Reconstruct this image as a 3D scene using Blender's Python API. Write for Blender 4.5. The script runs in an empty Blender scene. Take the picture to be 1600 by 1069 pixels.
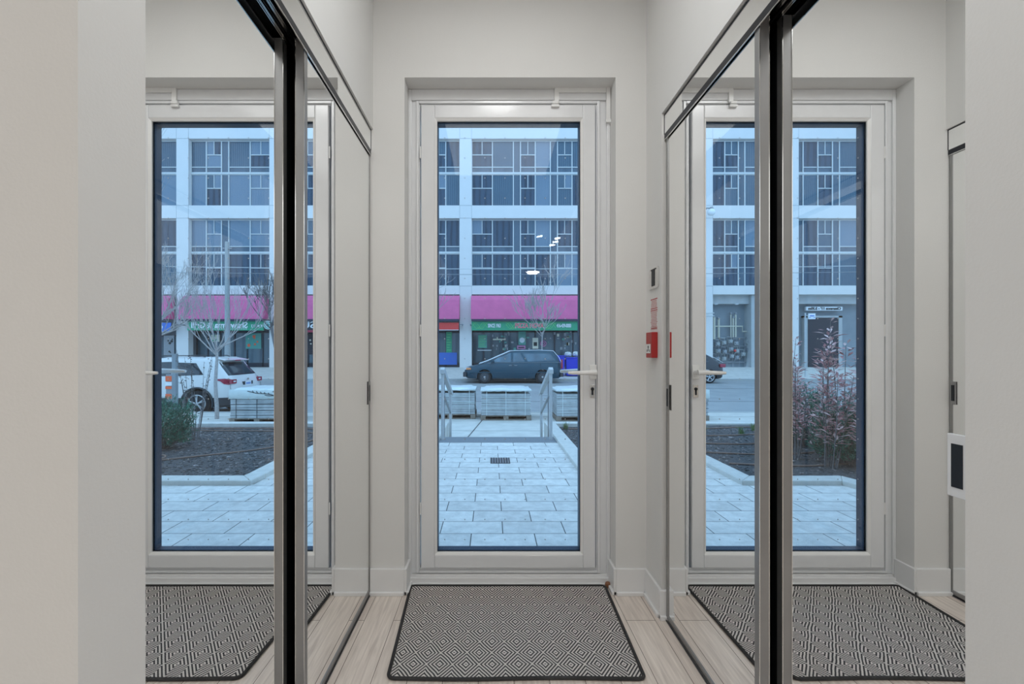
import bpy, bmesh, math, random
from mathutils import Vector, Matrix
S = bpy.context.scene
COL = S.collection
PI = math.pi
R = random.Random(7)

# ------------------------------------------------------------------ camera
HC = 1.175
cam = bpy.data.cameras.new('camera'); camo = bpy.data.objects.new('camera', cam); COL.objects.link(camo)
camo.location = (0, 0, HC); camo.rotation_euler = (PI/2, 0, 0)
cam.sensor_width = 36; cam.lens = 15.3; cam.clip_start = 0.02; cam.clip_end = 300
cam.shift_x = 32/1600; cam.shift_y = 14.5/1600
S.camera = camo

# ------------------------------------------------------------------ world (blue overcast dusk)
w = bpy.data.worlds.new('world'); S.world = w; w.use_nodes = True
nt = w.node_tree; nt.nodes.clear()
out = nt.nodes.new('ShaderNodeOutputWorld'); bg = nt.nodes.new('ShaderNodeBackground')
tc = nt.nodes.new('ShaderNodeTexCoord'); sep = nt.nodes.new('ShaderNodeSeparateXYZ')
rmp = nt.nodes.new('ShaderNodeValToRGB')
rmp.color_ramp.elements[0].position = 0.0; rmp.color_ramp.elements[0].color = (.36, .62, .96, 1)
rmp.color_ramp.elements[1].position = 0.6; rmp.color_ramp.elements[1].color = (.41, .69, 1.04, 1)
nt.links.new(tc.outputs['Generated'], sep.inputs[0]); nt.links.new(sep.outputs['Z'], rmp.inputs[0])
nt.links.new(rmp.outputs[0], bg.inputs[0]); nt.links.new(bg.outputs[0], out.inputs[0])
bg.inputs[1].default_value = 1.88

S.view_settings.view_transform = 'Standard'; S.view_settings.look = 'None'
S.view_settings.gamma = 1; S.view_settings.use_curve_mapping = False
S.view_settings.exposure = 0.0
S.cycles.use_denoising = True
S.cycles.max_bounces = 14; S.cycles.glossy_bounces = 10; S.cycles.transparent_max_bounces = 16
S.cycles.caustics_reflective = True; S.cycles.blur_glossy = 0.5
S.cycles.sample_clamp_indirect = 6

LAMP = (1.0, 1.015, 1.01)
LIGHTK = 1.0

# ------------------------------------------------------------------ materials
def newmat(name):
    m = bpy.data.materials.new(name); m.use_nodes = True
    nt = m.node_tree; b = nt.nodes['Principled BSDF']
    return m, nt, b
def N(nt, t, **kw):
    n = nt.nodes.new(t)
    for k, v in kw.items(): setattr(n, k, v)
    return n
def pbr(name, col, rough=.6, metal=0, noise=0, nscale=20, bump=0, bscale=60, spec=.5, coat=0, emis=None, es=0):
    m, nt, b = newmat(name)
    b.inputs['Base Color'].default_value = (*col, 1)
    b.inputs['Roughness'].default_value = rough; b.inputs['Metallic'].default_value = metal
    b.inputs['Specular IOR Level'].default_value = spec
    if coat: b.inputs['Coat Weight'].default_value = coat
    if emis: b.inputs['Emission Color'].default_value = (*emis, 1); b.inputs['Emission Strength'].default_value = es
    tcn = N(nt, 'ShaderNodeTexCoord')
    if noise:
        nz = N(nt, 'ShaderNodeTexNoise'); nz.inputs['Scale'].default_value = nscale; nz.inputs['Detail'].default_value = 6
        nt.links.new(tcn.outputs['Object'], nz.inputs['Vector'])
        cr = N(nt, 'ShaderNodeValToRGB')
        cr.color_ramp.elements[0].position = .3; cr.color_ramp.elements[1].position = .7
        cr.color_ramp.elements[0].color = (*[max(0, c*(1-noise)) for c in col], 1)
        cr.color_ramp.elements[1].color = (*[min(1, c*(1+noise)) for c in col], 1)
        nt.links.new(nz.outputs['Fac'], cr.inputs[0]); nt.links.new(cr.outputs[0], b.inputs['Base Color'])
    if bump:
        nz = N(nt, 'ShaderNodeTexNoise'); nz.inputs['Scale'].default_value = bscale; nz.inputs['Detail'].default_value = 4
        nt.links.new(tcn.outputs['Object'], nz.inputs['Vector'])
        bp = N(nt, 'ShaderNodeBump'); bp.inputs['Strength'].default_value = bump; bp.inputs['Distance'].default_value = .01
        nt.links.new(nz.outputs['Fac'], bp.inputs['Height']); nt.links.new(bp.outputs[0], b.inputs['Normal'])
    return m
M = {}
M['wall'] = pbr('wall_paint', (.76, .755, .74), .75, noise=.015, nscale=3, bump=.05, bscale=180)
M['trim'] = pbr('white_trim', (.82, .82, .82), .35, noise=.01)
M['ceil'] = pbr('ceiling_paint', (.8, .8, .79), .9, noise=.01)
M['pvc'] = pbr('door_pvc', (.80, .81, .825), .14, noise=.01, bump=.02, bscale=25)
M['white'] = pbr('white_plastic', (.85, .85, .84), .35, noise=.01)
M['alu'] = pbr('brushed_aluminium', (.34, .34, .34), .42, metal=.6, noise=.06, nscale=8)
M['aludark'] = pbr('dark_track', (.035, .037, .045), .35, metal=.6, noise=.1)
M['chrome'] = pbr('polished_metal', (.75, .75, .74), .15, metal=1, noise=.03)
M['black'] = pbr('black_rubber', (.012, .016, .022), .5, noise=.2)
M['navy'] = pbr('outer_bead_charcoal', (.02, .035, .065), .45, noise=.1)
M['closet'] = pbr('closet_shade', (.12, .12, .12), .9, noise=.05)
M['red'] = pbr('red_enamel', (.40, .02, .02), .4, noise=.03)
M['redtext'] = pbr('red_print', (.45, .05, .05), .6, noise=.05)
M['paper'] = pbr('white_print', (.8, .8, .8), .6, noise=.02)
M['ink'] = pbr('black_print', (.03, .03, .03), .6, noise=.1)
M['cork'] = pbr('brown_wood', (.23, .10, .05), .6, noise=.2)
M['binding'] = pbr('rug_binding', (.045, .044, .045), .95, bump=.6, bscale=400, noise=.2)
def mirror():
    m, nt, b = newmat('mirror_silver')
    b.inputs['Base Color'].default_value = (.94, .95, .95, 1); b.inputs['Metallic'].default_value = 1; b.inputs['Roughness'].default_value = 0.0
    return m
M['mirror'] = mirror()
def emat(name, col, st):
    m = bpy.data.materials.new(name); m.use_nodes = True; nt = m.node_tree; nt.nodes.clear()
    o = N(nt, 'ShaderNodeOutputMaterial'); e = N(nt, 'ShaderNodeEmission')
    e.inputs[0].default_value = (*col, 1); e.inputs[1].default_value = st; nt.links.new(e.outputs[0], o.inputs[0]); return m
M['lamp'] = emat('lamp_diffuser', (1, .97, .9), 60)
M['lamp2'] = emat('spot_bulb', LAMP, 40)
def glassmat(name, tint, ior=1.45, rough=0):
    m = bpy.data.materials.new(name); m.use_nodes = True; nt = m.node_tree; nt.nodes.clear()
    o = N(nt, 'ShaderNodeOutputMaterial'); mx = N(nt, 'ShaderNodeMixShader'); t = N(nt, 'ShaderNodeBsdfTransparent'); g = N(nt, 'ShaderNodeBsdfGlossy')
    f = N(nt, 'ShaderNodeFresnel'); f.inputs[0].default_value = ior
    t.inputs[0].default_value = (*tint, 1); g.inputs['Roughness'].default_value = rough
    nt.links.new(f.outputs[0], mx.inputs[0]); nt.links.new(t.outputs[0], mx.inputs[1]); nt.links.new(g.outputs[0], mx.inputs[2]); nt.links.new(mx.outputs[0], o.inputs[0])
    return m
M['glass'] = glassmat('door_glass', (.96, .985, .995), 1.34)
M['dot'] = pbr('frosted_dot', (.42, .46, .50), .5, noise=.05)

def wood_floor():
    m, nt, b = newmat('oak_planks'); L = nt.links.new
    t = N(nt, 'ShaderNodeTexCoord'); mp = N(nt, 'ShaderNodeMapping'); mp.inputs['Rotation'].default_value = (0, 0, PI/2)
    mp.inputs['Location'].default_value = (.3, .047, 0)
    L(t.outputs['Object'], mp.inputs[0])
    br = N(nt, 'ShaderNodeTexBrick'); br.offset = .37; br.offset_frequency = 2
    for k, v in (('Scale', 1), ('Brick Width', 1.6), ('Row Height', .127), ('Mortar Size', .0012), ('Mortar Smooth', .1)): br.inputs[k].default_value = v
    br.inputs['Color1'].default_value = (.71, .62, .555, 1); br.inputs['Color2'].default_value = (.80, .72, .65, 1); br.inputs['Mortar'].default_value = (.13, .09, .065, 1)
    L(mp.outputs[0], br.inputs[0])
    mp2 = N(nt, 'ShaderNodeMapping'); mp2.inputs['Scale'].default_value = (38, 2.2, 1); L(t.outputs['Object'], mp2.inputs[0])
    nz = N(nt, 'ShaderNodeTexNoise'); nz.inputs['Scale'].default_value = 2; nz.inputs['Detail'].default_value = 8; nz.inputs['Distortion'].default_value = .6; L(mp2.outputs[0], nz.inputs[0])
    cr = N(nt, 'ShaderNodeValToRGB'); cr.color_ramp.elements[0].position = .3; cr.color_ramp.elements[1].position = .72
    cr.color_ramp.elements[0].color = (.80, .78, .77, 1); cr.color_ramp.elements[1].color = (1.12, 1.12, 1.12, 1); L(nz.outputs[0], cr.inputs[0])
    mx = N(nt, 'ShaderNodeMix', data_type='RGBA', blend_type='MULTIPLY'); mx.inputs[0].default_value = 1
    L(br.outputs[0], mx.inputs[6]); L(cr.outputs[0], mx.inputs[7]); L(mx.outputs[2], b.inputs['Base Color'])
    b.inputs['Roughness'].default_value = .45
    return m
M['floor'] = wood_floor()
def rugmat():
    m, nt, b = newmat('rug_weave'); L = nt.links.new
    def math_(op, a, bb=None, c=None):
        n = N(nt, 'ShaderNodeMath', operation=op)
        for i, v in enumerate((a, bb, c)):
            if v is None: continue
            if isinstance(v, (int, float)): n.inputs[i].default_value = v
            else: L(v, n.inputs[i])
        return n.outputs[0]
    t = N(nt, 'ShaderNodeUVMap'); t.uv_map = 'UVMap'
    sp = N(nt, 'ShaderNodeSeparateXYZ'); L(t.outputs[0], sp.inputs[0])
    # wobble of hand weave
    nz = N(nt, 'ShaderNodeTexNoise'); nz.inputs['Scale'].default_value = 9; L(t.outputs[0], nz.inputs['Vector'])
    wob = math_('MULTIPLY', math_('SUBTRACT', nz.outputs['Fac'], .5), .012)
    px, py = .0985, .127
    u = math_('DIVIDE', math_('ADD', sp.outputs[0], wob), px); v = math_('DIVIDE', math_('ADD', sp.outputs[1], wob), py)
    # stair-stepped weave
    v = math_('DIVIDE', math_('FLOOR', math_('MULTIPLY', v, 26)), 26)
    a = math_('ABSOLUTE', math_('SUBTRACT', math_('FRACT', u), .5)); c = math_('ABSOLUTE', math_('SUBTRACT', math_('FRACT', v), .5))
    s = math_('ADD', a, c); d = math_('MINIMUM', s, math_('SUBTRACT', 1, s))
    ring = math_('FRACT', math_('MULTIPLY', d, 7.0))
    tri = math_('ABSOLUTE', math_('SUBTRACT', ring, .5))
    sm = N(nt, 'ShaderNodeMapRange'); sm.interpolation_type = 'SMOOTHSTEP'
    sm.inputs['From Min'].default_value = .22; sm.inputs['From Max'].default_value = .29; L(tri, sm.inputs['Value'])
    mx = N(nt, 'ShaderNodeMix', data_type='RGBA'); L(sm.outputs[0], mx.inputs[0])
    mx.inputs[6].default_value = (.80, .76, .72, 1); mx.inputs[7].default_value = (.04, .038, .042, 1)
    n2 = N(nt, 'ShaderNodeTexNoise'); n2.inputs['Scale'].default_value = 300; L(t.outputs[0], n2.inputs['Vector'])
    cr = N(nt, 'ShaderNodeValToRGB'); cr.color_ramp.elements[0].color = (.6, .6, .6, 1); cr.color_ramp.elements[1].color = (1.3, 1.3, 1.3, 1); L(n2.outputs[0], cr.inputs[0])
    m2 = N(nt, 'ShaderNodeMix', data_type='RGBA', blend_type='MULTIPLY'); m2.inputs[0].default_value = 1; L(mx.outputs[2], m2.inputs[6]); L(cr.outputs[0], m2.inputs[7])
    L(m2.outputs[2], b.inputs['Base Color']); b.inputs['Roughness'].default_value = .95; b.inputs['Specular IOR Level'].default_value = .15
    wv = math_('SINE', math_('MULTIPLY', sp.outputs[1], 2*PI/.0047))
    bp = N(nt, 'ShaderNodeBump'); bp.inputs['Strength'].default_value = .5; bp.inputs['Distance'].default_value = .002; L(wv, bp.inputs['Height']); L(bp.outputs[0], b.inputs['Normal'])
    return m
M['rug'] = rugmat()
# outdoors
def paver():
    m, nt, b = newmat('stone_pavers'); L = nt.links.new
    t = N(nt, 'ShaderNodeTexCoord'); mp = N(nt, 'ShaderNodeMapping'); mp.inputs['Location'].default_value = (.132+4.12*1, -2.649+.203*11, 0)
    L(t.outputs['Object'], mp.inputs[0])
    br = N(nt, 'ShaderNodeTexBrick'); br.offset = .5; br.offset_frequency = 2
    for k, v in (('Scale', 1), ('Brick Width', .412), ('Row Height', .203), ('Mortar Size', .0035), ('Mortar Smooth', .2)): br.inputs[k].default_value = v
    br.inputs['Color1'].default_value = (.63, .61, .57, 1); br.inputs['Color2'].default_value = (.74, .72, .67, 1); br.inputs['Mortar'].default_value = (.07, .07, .07, 1)
    L(mp.outputs[0], br.inputs[0])
    nz = N(nt, 'ShaderNodeTexNoise'); nz.inputs['Scale'].default_value = 14; nz.inputs['Detail'].default_value = 8; nz.inputs['Roughness'].default_value = .7; L(t.outputs['Object'], nz.inputs[0])
    cr = N(nt, 'ShaderNodeValToRGB'); cr.color_ramp.elements[0].position = .3; cr.color_ramp.elements[1].position = .7
    cr.color_ramp.elements[0].color = (.8, .8, .8, 1); cr.color_ramp.elements[1].color = (1.15, 1.15, 1.15, 1); L(nz.outputs[0], cr.inputs[0])
    mx = N(nt, 'ShaderNodeMix', data_type='RGBA', blend_type='MULTIPLY'); mx.inputs[0].default_value = 1
    L(br.outputs[0], mx.inputs[6]); L(cr.outputs[0], mx.inputs[7]); L(mx.outputs[2], b.inputs['Base Color']); b.inputs['Roughness'].default_value = .8
    bp = N(nt, 'ShaderNodeBump'); bp.inputs['Strength'].default_value = .4; bp.inputs['Distance'].default_value = .006; L(nz.outputs[0], bp.inputs['Height']); L(bp.outputs[0], b.inputs['Normal'])
    return m
M['paver'] = paver()
M['slab'] = pbr('granite_slab', (.20, .22, .235), .6, noise=.15, nscale=60)
M['coping'] = pbr('pale_concrete', (.62, .60, .55), .8, noise=.08, nscale=12, bump=.2)
M['sidewalk'] = pbr('sidewalk_concrete', (.60, .575, .52), .85, noise=.10, nscale=3, bump=.2)
M['asphalt'] = pbr('asphalt', (.33, .335, .33), .8, noise=.10, nscale=1.2, bump=.3)
M['kerb'] = pbr('kerb_stone', (.42, .42, .40), .8, noise=.1)
M['kerbdark'] = pbr('kerb_face_worn', (.12, .12, .12), .9, noise=.2)
M['soil'] = pbr('dark_mulch', (.085, .08, .08), .95, noise=.55, nscale=45, bump=1, bscale=70)
M['chip'] = pbr('mulch_chip', (.26, .23, .22), .9, noise=.4)
M['chip2'] = pbr('dark_mulch_chip', (.09, .085, .085), .9, noise=.4)
M['hose'] = pbr('brown_drip_hose', (.26, .17, .13), .6, noise=.1)
M['dryleaf'] = pbr('dry_leaf', (.48, .36, .25), .8, noise=.3)
M['panel'] = pbr('white_facade_panel', (.74, .70, .66), .55, noise=.02, nscale=2)
M['mull'] = pbr('window_mullion', (.60, .60, .58), .45, noise=.03)
def pane(name, c1, c2, stripes, rough=.08):
    m, nt, b = newmat(name); L = nt.links.new
    t = N(nt, 'ShaderNodeTexCoord')
    wv = N(nt, 'ShaderNodeTexWave'); wv.bands_direction = 'X'; wv.inputs['Scale'].default_value = stripes; wv.inputs['Distortion'].default_value = 2.5; wv.inputs['Detail'].default_value = 2
    wv.inputs['Detail Scale'].default_value = .6
    L(t.outputs['Object'], wv.inputs[0])
    nz = N(nt, 'ShaderNodeTexNoise'); nz.inputs['Scale'].default_value = .55; nz.inputs['Detail'].default_value = 3; L(t.outputs['Object'], nz.inputs[0])
    ad = N(nt, 'ShaderNodeMath', operation='ADD'); L(wv.outputs['Fac'], ad.inputs[0]); L(nz.outputs[0], ad.inputs[1])
    cr = N(nt, 'ShaderNodeValToRGB'); cr.color_ramp.elements[0].position = .35; cr.color_ramp.elements[1].position = 1.0
    cr.color_ramp.elements[0].color = (*c1, 1); cr.color_ramp.elements[1].color = (*c2, 1); L(ad.outputs[0], cr.inputs[0]); L(cr.outputs[0], b.inputs['Base Color'])
    b.inputs['Roughness'].default_value = rough; b.inputs['Specular IOR Level'].default_value = .6
    return m
M['pane_dark'] = pane('pane_dark', (.004, .018, .04), (.03, .06, .10), .8)
M['pane_mid'] = pane('pane_curtain', (.022, .06, .10), (.07, .125, .17), 2.2)
M['pane_light'] = pane('pane_blind_reflection', (.09, .15, .21), (.17, .23, .29), 3)
M['spandrel'] = pane('spandrel_glass', (.05, .085, .12), (.08, .12, .16), .3, .2)
M['shopglass'] = pane('shop_glass', (.015, .04, .06), (.07, .11, .13), .5)
M['awning'] = pbr('crimson_awning', (.72, .15, .31), .85, noise=.08, nscale=2)
M['awn_dark'] = pbr('awning_valance', (.05, .05, .08), .8, noise=.1)
M['green'] = pbr('green_sign', (.03, .33, .17), .5, noise=.1)
M['lgreen'] = pbr('light_green_print', (.16, .62, .22), .5, noise=.05)
M['redsign'] = pbr('red_sign', (.75, .06, .05), .5, noise=.05)
M['blk'] = pbr('black_sign', (.02, .02, .03), .5, noise=.1)
M['maroon'] = pbr('maroon_sign', (.35, .03, .06), .5, noise=.1)
M['bluesign'] = pbr('blue_sign', (.05, .16, .55), .5, noise=.05)
M['bluebin'] = pbr('blue_bin', (.02, .04, .55), .45, noise=.1)
M['teal'] = pbr('teal_poster', (.10, .34, .28), .6, noise=.2)
M['cream'] = pbr('cream_poster', (.75, .70, .55), .6, noise=.1)
M['pink'] = pbr('pink_poster', (.60, .22, .40), .6, noise=.2)
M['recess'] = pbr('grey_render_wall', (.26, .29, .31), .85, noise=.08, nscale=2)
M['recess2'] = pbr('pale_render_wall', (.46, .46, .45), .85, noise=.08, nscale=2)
M['pipe'] = pbr('galvanised_pipe', (.36, .37, .36), .5, noise=.1)
M['pipey'] = pbr('yellowed_pipe', (.58, .54, .43), .5, noise=.1)
M['steel'] = pbr('grey_steel', (.30, .31, .32), .4, metal=.3, noise=.05)
M['rail'] = pbr('white_painted_rail', (.50, .51, .51), .4, noise=.05)
M['bark'] = pbr('grey_bark', (.17, .155, .15), .9, noise=.3, nscale=30)
M['palebark'] = pbr('pale_twig_bark', (.42, .38, .36), .9, noise=.2, nscale=30)
M['pole'] = pbr('concrete_pole', (.38, .39, .38), .8, noise=.1)
M['yew'] = pbr('yew_needles', (.05, .17, .11), .7, noise=.6, nscale=9)
M['yew2'] = pbr('yew_needles_light', (.13, .34, .24), .7, noise=.4, nscale=9)
M['redleaf'] = pbr('russet_leaf', (.55, .27, .27), .7, noise=.4, nscale=14)
M['redleaf2'] = pbr('pale_russet_leaf', (.78, .55, .52), .7, noise=.3, nscale=14)
M['grass'] = pbr('grass_blade', (.16, .26, .08), .8, noise=.3)
M['vanpaint'] = pbr('dark_teal_paint', (.006, .055, .085), .35, noise=.05, coat=.2, spec=.5)
M['whitepaint'] = pbr('white_car_paint', (.74, .72, .69), .28, noise=.01, coat=.6)
M['blackpaint'] = pbr('black_car_paint', (.01, .013, .018), .25, noise=.1, coat=.6)
M['carglass'] = pbr('tinted_car_glass', (.02, .03, .04), .06, noise=.2, spec=.8)
M['vanglass'] = pbr('van_glass', (.07, .13, .17), .08, noise=.4, nscale=2, spec=.8)
M['tyre'] = pbr('tyre', (.02, .021, .023), .85, noise=.2)
M['rim'] = pbr('alloy_rim', (.6, .6, .6), .3, metal=.6, noise=.05)
M['steelrim'] = pbr('dark_wheel_cover', (.10, .11, .12), .4, metal=.4, noise=.05)
M['clad'] = pbr('black_cladding', (.04, .042, .046), .6, noise=.1)
M['taillight'] = pbr('tail_light_lens', (.35, .02, .05), .2, noise=.1, coat=.5)
M['amber'] = pbr('amber_lens', (.8, .30, .12), .2, noise=.1)
M['headl'] = pbr('headlight_lens', (.7, .7, .7), .15, noise=.05)
M['wrap'] = pbr('plastic_wrap', (.70, .76, .74), .35, noise=.06, nscale=8, bump=.8, bscale=14)
M['brickpack'] = pbr('stone_pack', (.42, .44, .44), .7, noise=.18, nscale=6)
M['packgap'] = pbr('pack_strap', (.07, .08, .09), .6, noise=.2)
M['palletwood'] = pbr('pallet_wood', (.24, .20, .16), .85, noise=.25, nscale=12)
M['bag'] = pbr('white_bag', (.62, .62, .60), .6, noise=.15, nscale=5, bump=.6, bscale=10)
M['orange'] = pbr('orange_sign', (.85, .14, .05), .5, noise=.05)

# ------------------------------------------------------------------ geometry helpers
ORG = {}
class MB:
    def __init__(s): s.v = []; s.f = []; s.m = []; s.uv = None
    def face(s, idx, mi=0): s.f.append(tuple(idx)); s.m.append(mi)
    def poly(s, pts, mi=0):
        n = len(s.v); s.v += [tuple(p) for p in pts]; s.face(range(n, n+len(pts)), mi); return s
    def box(s, x0, x1, y0, y1, z0, z1, mi=0, T=None):
        if x0 > x1: x0, x1 = x1, x0
        if y0 > y1: y0, y1 = y1, y0
        if z0 > z1: z0, z1 = z1, z0
        n = len(s.v)
        P = [(x0,y0,z0),(x1,y0,z0),(x1,y1,z0),(x0,y1,z0),(x0,y0,z1),(x1,y0,z1),(x1,y1,z1),(x0,y1,z1)]
        if T: P = [tuple(T @ Vector(p)) for p in P]
        s.v += P
        for q in ((0,3,2,1),(4,5,6,7),(0,1,5,4),(1,2,6,5),(2,3,7,6),(3,0,4,7)): s.face([n+i for i in q], mi)
        return s
    def prism(s, pts, axis, a, b, mi=0):
        """pts 2D polygon, extruded along axis ('x','y','z') from a to b"""
        def P(p, t):
            return {'x': (t, p[0], p[1]), 'y': (p[0], t, p[1]), 'z': (p[0], p[1], t)}[axis]
        n = len(s.v); k = len(pts)
        s.v += [P(p, a) for p in pts] + [P(p, b) for p in pts]
        s.face([n+i for i in range(k)][::-1], mi); s.face([n+k+i for i in range(k)], mi)
        for i in range(k): s.face((n+i, n+(i+1) % k, n+k+(i+1) % k, n+k+i), mi)
        return s
    def tube(s, pts, r, seg=6, mi=0, cap=True):
        pts = [Vector(p) for p in pts]
        if not isinstance(r, (list, tuple)): r = [r]*len(pts)
        rings = []; up = None
        for i, p in enumerate(pts):
            d = (pts[min(i+1, len(pts)-1)] - pts[max(i-1, 0)])
            if d.length < 1e-9: d = Vector((0, 0, 1))
            d.normalize()
            if up is None:
                up = Vector((0, 0, 1)) if abs(d.z) < .9 else Vector((1, 0, 0))
            a = d.cross(up)
            if a.length < 1e-5: a = d.orthogonal()
            a.normalize(); b = a.cross(d).normalized(); up = b
            n = len(s.v); rings.append(n)
            for k in range(seg):
                t = 2*PI*k/seg; q = p + (a*math.cos(t) + b*math.sin(t))*r[i]; s.v.append(tuple(q))
        for i in range(len(rings)-1):
            A, B = rings[i], rings[i+1]
            for k in range(seg): s.face((A+k, A+(k+1) % seg, B+(k+1) % seg, B+k), mi)
        if cap: s.face([rings[0]+k for k in range(seg)][::-1], mi); s.face([rings[-1]+k for k in range(seg)], mi)
        return s
    def cyl(s, c, r, h, axis='z', seg=24, mi=0, r2=None):
        c = Vector(c); d = {'x': Vector((1,0,0)), 'y': Vector((0,1,0)), 'z': Vector((0,0,1))}[axis]
        return s.tube([c, c+d*h], [r, r if r2 is None else r2], seg, mi)
    def lathe(s, c, prof, axis='z', seg=24, mi=0):
        """prof: list of (r, h)"""
        n0 = len(s.v)
        for (r, h) in prof:
            for k in range(seg):
                t = 2*PI*k/seg; a, b = r*math.cos(t), r*math.sin(t)
                s.v.append({'z': (c[0]+a, c[1]+b, c[2]+h), 'y': (c[0]+a, c[1]+h, c[2]+b), 'x': (c[0]+h, c[1]+a, c[2]+b)}[axis])
        for i in range(len(prof)-1):
            for k in range(seg):
                A = n0+i*seg; B = A+seg; s.face((A+k, A+(k+1) % seg, B+(k+1) % seg, B+k), mi)
        s.face([n0+k for k in range(seg)][::-1], mi); s.face([n0+(len(prof)-1)*seg+k for k in range(seg)], mi)
        return s
    def sphere(s, c, r, seg=12, mi=0, sz=1):
        n = max(4, seg//2)
        return s.lathe(c, [(max(1e-4, r*math.sin(PI*i/n)), -r*sz*math.cos(PI*i/n)) for i in range(n+1)], 'z', seg, mi)
    def build(s, name, mats, parent=None, smooth=False, bevel=0, loc=None, angle=35, bseg=2):
        if not isinstance(mats, (list, tuple)): mats = [mats]
        if parent is not None: o0 = ORG[parent.name]
        elif loc is not None: o0 = Vector(loc)
        else:
            xs = [p[0] for p in s.v]; ys = [p[1] for p in s.v]; zs = [p[2] for p in s.v]
            o0 = Vector(((min(xs)+max(xs))/2, (min(ys)+max(ys))/2, min(zs)))
        me = bpy.data.meshes.new(name)
        me.from_pydata([(p[0]-o0.x, p[1]-o0.y, p[2]-o0.z) for p in s.v], [], s.f)
        for m in mats: me.materials.append(m)
        for p, mi in zip(me.polygons, s.m): p.material_index = mi
        if s.uv:
            uvl = me.uv_layers.new(name='UVMap')
            for l in me.loops: uvl.data[l.index].uv = s.uv(s.v[l.vertex_index])
        me.validate(); 
        bm = bmesh.new(); bm.from_mesh(me); bmesh.ops.recalc_face_normals(bm, faces=bm.faces); bm.to_mesh(me); bm.free()
        if smooth:
            me.polygons.foreach_set('use_smooth', [True]*len(me.polygons)); me.set_sharp_from_angle(angle=math.radians(angle))
        o = bpy.data.objects.new(name, me); COL.objects.link(o)
        if parent is not None: o.parent = parent
        else: o.location = o0
        ORG[o.name] = o0
        if bevel:
            b = o.modifiers.new('bevel', 'BEVEL'); b.width = bevel; b.segments = bseg; b.limit_method = 'ANGLE'; b.angle_limit = math.radians(40)
        return o
def thing(name, label, cat, loc, group=None, local=False):
    o = bpy.data.objects.new(name, None); COL.objects.link(o); o.empty_display_size = .1
    if not local: o.location = loc
    ORG[o.name] = Vector((0,0,0)) if local else Vector(loc)
    o['label'] = label; o['category'] = cat
    if group: o['group'] = group
    return o
def tag(o, label, cat, group=None, kind=None):
    o['label'] = label; o['category'] = cat
    if group: o['group'] = group
    if kind: o['kind'] = kind
    return o
def struct(o, label=None, cat=None):
    o['kind'] = 'structure'
    if label: o['label'] = label
    if cat: o['category'] = cat
    return o
DG = None
def text(name, body, size, mat, loc, rot, parent=None, width=None, depth=.004, bold=.0, kk=None):
    c = bpy.data.curves.new(name, 'FONT'); c.body = body; c.size = size; c.align_x = 'CENTER'; c.align_y = 'CENTER'
    c.extrude = depth; c.offset = bold; c.resolution_u = 3
    t = bpy.data.objects.new(name+'_tmp', c); COL.objects.link(t)
    dg = bpy.context.evaluated_depsgraph_get(); me = bpy.data.meshes.new_from_object(t.evaluated_get(dg))
    bpy.data.objects.remove(t); bpy.data.curves.remove(c)
    xs = [v.co.x for v in me.vertices]; w = max(xs)-min(xs)
    global LASTK
    k = kk or (width/w if width else 1); LASTK = k
    T = Matrix.Translation(loc) @ rot.to_4x4() @ Matrix.Diagonal((k, 1, 1, 1))
    o0 = ORG[parent.name] if parent is not None else Vector(loc)
    me.transform(Matrix.Translation(-o0) @ T); me.materials.clear(); me.materials.append(mat); me.name = name
    o = bpy.data.objects.new(name, me); COL.objects.link(o)
    if parent is not None: o.parent = parent
    else: o.location = o0
    ORG[o.name] = o0
    return o
FACE_CAM = Matrix.Rotation(PI/2, 3, 'X')       # text facing -Y

# ================================================================== INTERIOR SHELL
XL, XR = -.574, .75            # corridor faces of the closet walls
YB = 2.107                     # inner face of the entrance wall
ZC = 3.0
# entrance wall with the door recess
RX0, RX1, RZ = -.421, .601, 2.501
b = MB()
b.box(-4.2, RX0, YB, 2.30, -.25, 3.2); b.box(RX1, 4.2, YB, 2.30, -.25, 3.2); b.box(RX0, RX1, YB, 2.30, RZ, 3.2)
struct(b.build('wall_back', M['wall']))
b = MB(); b.box(-4.2, 4.2, -7.0, YB, -.12, 0); b.box(RX0, RX1, YB, 2.30, -.12, 0); struct(b.build('floor', M['floor'], loc=(0, 0, 0)))
struct(MB().box(-4.2, 4.2, -7.0, 2.30, ZC, ZC+.1).build('ceiling', M['ceil']))
struct(MB().box(-4.2, 4.2, -7.12, -7.0, 0, 3.1).build('wall_front', M['wall']))
# left: near partition return, far outer wall, bulkhead over the closet
YLn, YLf = .604, .722
HB, HT = 2.148, 2.248
b = MB()
b.box(-4.2, XL, YLn, YLf, 0, ZC)
b.box(-1.35, XL, YLf, YB, HT, ZC)
b.box(-1.35, -1.27, YLf, YB, 0, HT)
b.box(-4.2, -4.08, -7.0, YLn, 0, ZC)
struct(b.build('wall_left', M['wall'], loc=(-.574, .6, 0)))
YRn, YRf, YRe = .56, .689, 1.917
b = MB()
b.box(XR, 4.2, YRn, YRf, 0, ZC)
b.box(XR, 1.5, YRe, YB, 0, ZC)
b.box(XR, 1.5, YRf, YRe, 2.222, ZC)
b.box(1.42, 1.5, YRf, YRe, 0, 2.222)
b.box(4.08, 4.2, -7.0, YRn, 0, ZC)
struct(b.build('wall_right', M['wall'], loc=(.75, .6, 0)))
# added closet sheets, coloured dark for the shade inside the closed closets
b = MB(); b.box(-1.268, -1.258, YLf, YB, 0.0, HT-.002); b.box(-1.258, -.70, YLf, YB, HT-.012, HT-.002); struct(b.build('trim_1', M['closet']))
b = MB(); b.box(1.408, 1.418, YRf, YRe, 0.0, 2.218); b.box(.87, 1.408, YRf, YRe, 2.208, 2.218); struct(b.build('trim_2', M['closet']))
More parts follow.
